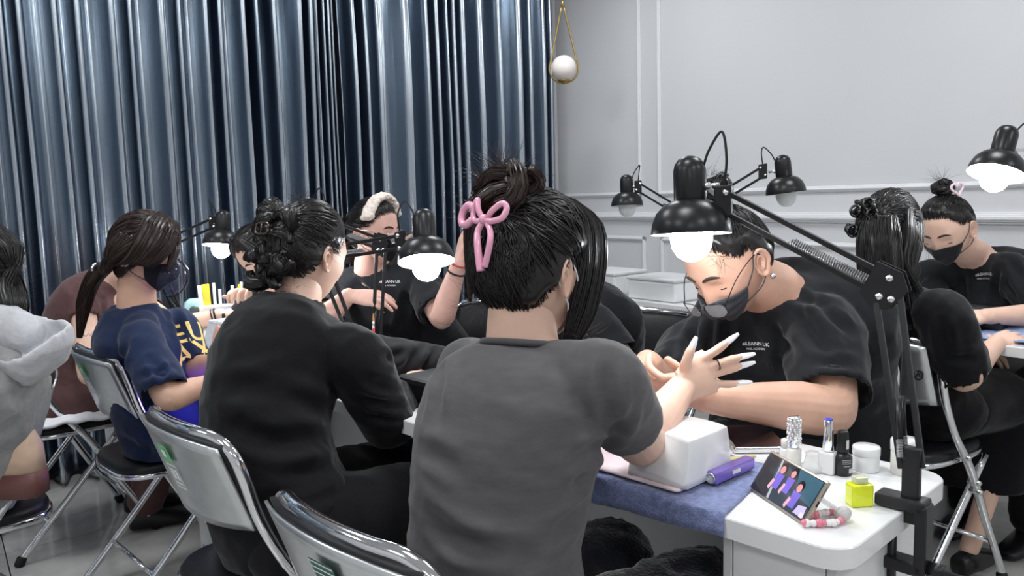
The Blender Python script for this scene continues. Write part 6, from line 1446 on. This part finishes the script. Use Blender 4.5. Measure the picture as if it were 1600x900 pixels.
bead_pts = catmull([B + ax * 0.004 + V3(0, 0, 0.006), tp(0.078, 0.052, 0.756), tp(0.062, 0.066, 0.757), tp(0.050, 0.082, 0.757), tp(0.052, 0.108, 0.757), tp(0.068, 0.112, 0.757), tp(0.080, 0.100, 0.757), tp(0.088, 0.080, 0.757)], 22)
t = thing('bead_strap', 'pink and white beaded phone strap on the table', 'strap', tuple(bead_pts[5] * [1, 1, 0] + V3(0, 0, 0.75)))
M_b1 = mat('pink_bead', sr(232, 130, 150), rough=0.15, coat=0.5); M_b2 = mat('pearl_bead', sr(238, 232, 230), rough=0.15, coat=0.5)
MB().tube(bead_pts, 0.0008, 5).build('string', M_b2, t)
for i, p in enumerate(bead_pts): MB().ball(p, 0.0048 + 0.0008 * (i % 3), nu=12, nv=8).build('bead', M_b1 if i % 5 < 2 else M_b2, t)
MB().ball(tp(0.050, 0.105, 0.763), (0.013, 0.011, 0.011), nu=14, nv=10).build('pompom', mat('grey_plush', sr(200, 196, 194), rough=0.9, bump=0.6), t)
# coffee cup
c = at(562, 505, 2.52); c = np.array([c[0], c[1], 0.75]); c = tp(1.87, 0.30); t = thing('paper_cup', 'cream takeaway cup with green label beside the tall lamp arm', 'cup', tuple(c))
MB().lathe([(0.030, 0.0), (0.031, 0.002), (0.040, 0.100), (0.041, 0.102)], c, n=32).build('cup_body', mat('cream_paper', sr(236, 230, 214), rough=0.5), t)
MB().lathe([(0.0425, 0.100), (0.0435, 0.103), (0.0425, 0.110), (0.038, 0.118), (0.036, 0.120), (0.010, 0.1195)], c, n=32).build('lid', M_white, t)
vd = nrm([-c[0], -c[1], 0]); vr = nrm(np.cross((0, 0, 1), vd))
def cup_print(a0, a1, z0, z1, m):
    P_ = [c + (vd * math.cos(a) + vr * math.sin(a)) * (0.0305 + 0.098 * z / 1.0 * 1.0 + 0.0008) + V3(0, 0, z) for z in (z0, z1) for a in np.linspace(a0, a1, 7)]
    mesh_obj('cup_print', np.array(P_), [(i, i + 1, i + 8, i + 7) for i in range(6)], m, t)
cup_print(-0.35, 0.45, 0.066, 0.078, M_dgreen); cup_print(-0.45, -0.05, 0.028, 0.046, M_yellow); cup_print(0.0, 0.3, 0.036, 0.05, M_green)
# brushes in the middle
def brush(p0, p1, label, hc):
    p0 = np.asarray(p0); p1 = np.asarray(p1); t = thing('nail_brush', label, 'brush', tuple(p0)); d = p1 - p0
    MB().tube(catmull([p0, p0 + d * 0.3, p0 + d * 0.66], 10), np.linspace(0.003, 0.0045, 10), 10).build('handle', mat('brush_%d_%d_%d' % hc, sr(*hc), rough=0.2, coat=0.5), t)
    MB().tube([p0 + d * 0.66, p0 + d * 0.84], [0.0045, 0.0042], 10).build('ferrule', M_silver, t)
    MB().tube(catmull([p0 + d * 0.84, p0 + d * 0.92, p1], 8), np.linspace(0.0042, 0.0008, 8), 10).build('bristles', mat('sable_bristle', sr(190, 130, 70), rough=0.5), t)
bp = tp(1.62, 0.33)
bottle('brush_holder', 1.62, 0.33, 'small dark pot holding a red-handled brush', [('pot_body', [(0.022, 0), (0.024, 0.002), (0.024, 0.06), (0.020, 0.061), (0.019, 0.01)], M_blackbar)], 'pot')
brush(bp + V3(0, 0, 0.012), bp + V3(0.004, 0.0, 0.155), 'red-handled nail brush standing upright in a dark pot', (205, 50, 50))
bp2 = tp(1.80, 0.24)
bottle('brush_holder', 1.80, 0.24, 'small clear pot beside the cream cup', [('pot_body', [(0.016, 0), (0.018, 0.002), (0.018, 0.05), (0.015, 0.051), (0.014, 0.01)], M_glass)], 'pot')
brush(bp2 + V3(0, 0, 0.012), bp2 + V3(-0.006, 0.004, 0.115), 'pale-handled nail brush beside the cream cup', (120, 160, 170))
# dark box by the black jumper's hand
c = tp(1.10, 0.17); t = thing('nail_lamp', 'flat black nail-curing lamp between the black-jumper and grey clients', 'nail lamp', tuple(c))
MB().box(c + V3(0, 0, 0.035), (0.16, 0.15, 0.06), (E1, E2, (0, 0, 1))).build('housing', M_blackbar, t, smooth=False, bevel=0.012)
MB().box(c + V3(0, 0, 0.003), (0.18, 0.17, 0.006), (E1, E2, (0, 0, 1))).build('base_plate', M_rubber, t, smooth=False, bevel=0.002)
# things at the curtain end
c = tp(2.83, 0.27); t = thing('nail_drill', 'light blue electric nail drill with a round dial by the curtain', 'nail drill', tuple(c))
M_aqua = mat('aqua_plastic', sr(176, 226, 232), rough=0.3)
dv = nrm([-c[0], -c[1], 0]); dr = nrm(np.cross((0, 0, 1), dv))
MB().loft([(c + V3(0, 0, z), dr * w, dv * 0.03) for z, w in ((0.0, 0.038), (0.004, 0.042), (0.08, 0.042), (0.105, 0.036), (0.118, 0.02))], 24, 3.0).build('housing', M_aqua, t)
MB().lathe([(0.019, 0.028), (0.019, 0.034), (0.012, 0.036)], c + V3(0, 0, 0.075), dv, n=24).build('dial', mat('dark_dial', sr(70, 84, 90), rough=0.3), t)
MB().lathe([(0.005, 0.030), (0.005, 0.032)], c + V3(0, 0, 0.03) + dr * 0.015, dv, n=10).build('button', M_white, t)
c = tp(2.78, 0.36); t = thing('tool_caddy', 'white caddy of nail files beside the blue drill', 'caddy', tuple(c))
MB().box(c + V3(0, 0, 0.045), (0.17, 0.05, 0.09), (dr, dv, (0, 0, 1))).build('box', M_white, t, smooth=False, bevel=0.006)
MB().box(c + V3(0, 0, 0.055) + dv * 0.026, (0.06, 0.003, 0.035), (dr, dv, (0, 0, 1))).build('window_sticker', mat('pale_blue_print', sr(170, 190, 210)), t, smooth=False)
for k, (x, h, col, w) in enumerate(((-0.072, 0.145, (240, 240, 240), 0.016), (-0.05, 0.15, (226, 196, 60), 0.03), (-0.02, 0.155, (244, 244, 244), 0.012), (0.0, 0.12, (244, 244, 244), 0.012), (0.048, 0.135, (246, 246, 246), 0.013), (0.062, 0.14, (240, 226, 60), 0.014), (0.08, 0.15, (246, 246, 246), 0.012))):
    tilt = nrm(V3(0, 0, 1) + dr * (0.18 if col[2] == 60 and x > 0 else 0.02 * k - 0.05)); p = c + dr * x + V3(0, 0, 0.06)
    f = MB().bar(p, p + tilt * h * 0.78, w, 0.006, dv).build('nail_file', mat('file_%d_%d_%d' % col, sr(*col), rough=0.6), smooth=False, bevel=0.002)
    tag(f, ['thin white nail file at the left end of the caddy', 'wide mustard nail file in the white caddy', 'tallest white nail file in the middle of the caddy', 'short white nail file in the middle of the caddy', 'white nail file left of the tilted yellow one', 'tilted yellow nail file in the white caddy', 'white nail file at the right end of the caddy'][k] , 'nail file', 'nail files in the caddy')
c = tp(2.55, 0.30); bottle('gel_bottle', 2.62, 0.30, 'small black bottle in front of the white file caddy', [('bottle_body', [(0.010, 0), (0.011, 0.002), (0.011, 0.035), (0.007, 0.04)], M_bottle), ('cap', [(0.007, 0.04), (0.007, 0.07), (0.005, 0.072)], M_blackbar)])
# violet curing lamp on the navy client's lap side
c = at(352, 648, 2.42); t = thing('curing_lamp', 'small white nail-curing lamp glowing violet beside the navy client', 'nail lamp', (c[0], c[1], 0.62))
c = np.array([c[0], c[1], 0.66])
MB().loft([(c + CR * x, V3(0, 0, 1) * h, nrm(CF * [1, 1, 0]) * w) for x, h, w in ((0.05, 0.02, 0.03), (0.045, 0.035, 0.05), (-0.03, 0.04, 0.06), (-0.045, 0.035, 0.055))], 20, 3.0).build('housing', M_white, t)
M_uv = mat('violet_led', (0.3, 0.1, 1.0), emit=(0.16, 0.08, 1.0), estr=45.0)
MB().loft([(c - CR * x, V3(0, 0, 1) * 0.022, nrm(CF * [1, 1, 0]) * 0.04) for x in (0.0455, 0.047)], 16, 3.0).build('led_panel', M_uv, t)

# ------------------------------------------------------------------ back row
def lidded_box(c, sx, sy, sz, label, lid=True, rz=0.0):
    t = thing('storage_box', label, 'box', tuple(c), 'white storage boxes'); a = (nrm([math.cos(rz), math.sin(rz), 0]), nrm([-math.sin(rz), math.cos(rz), 0]), (0, 0, 1)); c = np.asarray(c)
    MB().box(c + V3(0, 0, sz * 0.42), (sx, sy, sz * 0.84), a).build('box_body', M_white, t, smooth=False, bevel=0.012)
    MB().box(c + V3(0, 0, sz * 0.91), (sx * 1.05, sy * 1.05, sz * 0.16), a).build('lid', M_whiteside, t, smooth=False, bevel=0.008)
lidded_box((2.80, 2.98, 0.75), 0.22, 0.26, 0.12, 'white rounded storage box next to the curtain side of the back table')
lidded_box((2.82, 2.62, 0.75), 0.24, 0.30, 0.11, 'white lidded storage box on the back table behind the bulb')
lidded_box((2.93, 2.24, 0.75), 0.2, 0.22, 0.10, 'white storage box behind the face of the technician with glasses')
c = V3(2.88, 1.30, 0.75); t = thing('arm_cushion', 'black padded arm cushion on the right table', 'armrest', tuple(c))
MB().loft([(c + V3(0, y, 0.045), V3(0.05 * k, 0, 0), V3(0, 0, 0.043 * k)) for y, k in ((-0.13, 0.75), (-0.12, 0.95), (0, 1.0), (0.12, 0.95), (0.13, 0.75))], 24, 3.0).build('cushion', M_vinyl, t)
def towel2(u, v):
    x = 2.70 + 0.30 * u; y = 0.72 + 0.50 * v; return np.array([x, y, 0.7535 + 0.006 * (noise.noise((x * 14, y * 14, 2)) + 0.6) + 0.02 * max(0, u - 0.5) * v])
cloth_grid('towel', towel2, 40, 50, cloth_mat('pale_blue_terry', sr(140, 156, 196), bump=1.0, bscale=260, var=0.25, vscale=90), 'pale blue towel on the right table under the client\'s hand', 'towel')
# black coat over the right client's chair
def coat(u, v):
    fw = nrm([1, -0.08, 0]); sd = nrm(np.cross(fw, (0, 0, 1))); c = V3(2.43, 1.27, 0) - fw * 0.205
    w = -0.145 + 0.27 * u; wob = 0.012 * math.sin(u * 13 + v * 3) + 0.008 * noise.noise((u * 5, v * 5, 1))
    q = v * 1.25
    if q < 0.12: z, b = 0.80 + 0.0 * q, 0.05 - q / 0.12 * 0.08
    else: z, b = 0.838 - (q - 0.12) * 0.47, -0.035 - 0.05 * min(1, (q - 0.12) * 1.2)
    z = 0.845 - max(0, q - 0.12) * 0.46
    return c + sd * -(w * (1 + 0.1 * v)) + fw * (b + wob * min(1, v * 3)) + V3(0, 0, z)
cloth_grid('coat', coat, 40, 50, M_black2, 'black coat draped over the back of the right client\'s chair', 'coat', 0.014)
V_ = [(0.158 + 0.013 * math.cos(a), -0.135 - 0.065 * 0.5 - 0.036 * (1 - (0.158 / 0.188) ** 2) - 0.004, 0.715 + 0.013 * math.sin(a)) for a in np.linspace(0, 2 * math.pi, 24)]
MB().tube(V_, 0.0022, 6).build('emblem_ring', M_rubber, c10); MB().tube([(0.152, V_[0][1], 0.71), (0.158, V_[0][1], 0.722), (0.164, V_[0][1], 0.71)], 0.002, 6).build('emblem_mark', M_rubber, c10)
# bag hanging on the left chair
c = at(14, 722, 1.98); t = thing('shoulder_bag', 'beige and brown handbag hanging on the left-edge chair', 'bag', tuple(c * [1, 1, 0] + V3(0, 0, c[2] - 0.09)))
bx = nrm(CR * [1, 1, 0]); by = nrm(CF * [1, 1, 0])
MB().loft([(c + V3(0, 0, z), bx * w, by * d) for z, w, d in ((-0.085, 0.075, 0.035), (-0.08, 0.085, 0.045), (-0.02, 0.085, 0.045))], 28, 3.2).build('bag_base', mat('brown_leather', sr(104, 66, 62), rough=0.45, bump=0.2), t)
MB().loft([(c + V3(0, 0, z), bx * w, by * d) for z, w, d in ((-0.02, 0.084, 0.044), (0.04, 0.080, 0.042), (0.085, 0.062, 0.030), (0.10, 0.035, 0.015))], 28, 3.0).build('bag_body', mat('beige_leather', sr(222, 190, 166), rough=0.45, bump=0.2), t)
for x in (-0.045, -0.01): MB().loft([(c + V3(0, 0, z) + bx * x - by * (d + 0.002), bx * 0.007, by * 0.002) for z, d in ((-0.02, 0.044), (0.04, 0.041), (0.08, 0.030))], 8, 3).build('bag_strap_trim', mat('brown_leather', sr(104, 66, 62)), t)
MB().tube(catmull([c + bx * 0.05 + V3(0, 0, 0.08), c + bx * 0.05 + V3(0, 0, 0.16), c + bx * 0.03 + V3(0, 0, 0.2), c - bx * 0.03 + V3(0, 0, 0.16), c - bx * 0.05 + V3(0, 0, 0.08)], 20), 0.004, 8).build('handle', mat('brown_leather', sr(104, 66, 62)), t)
# pale coat lying on the brown client's chair
def pale(u, v):
    a = V3(0.16, 3.20, 0.50); x = 0.36 * v; y = 0.10 + 0.40 * u - 0.2
    z = 0.50 + 0.02 * noise.noise((u * 6, v * 6, 4)) + 0.03 * math.sin(u * 9) * 0.4
    if v < 0.25: z -= (0.25 - v) * 0.9
    return V3(0.12 + x, 3.26 + y, z)
cloth_grid('jacket', pale, 40, 36, cloth_mat('pale_lining', sr(214, 214, 220)), 'pale satin jacket bunched on the brown client\'s chair seat', 'jacket', 0.01)
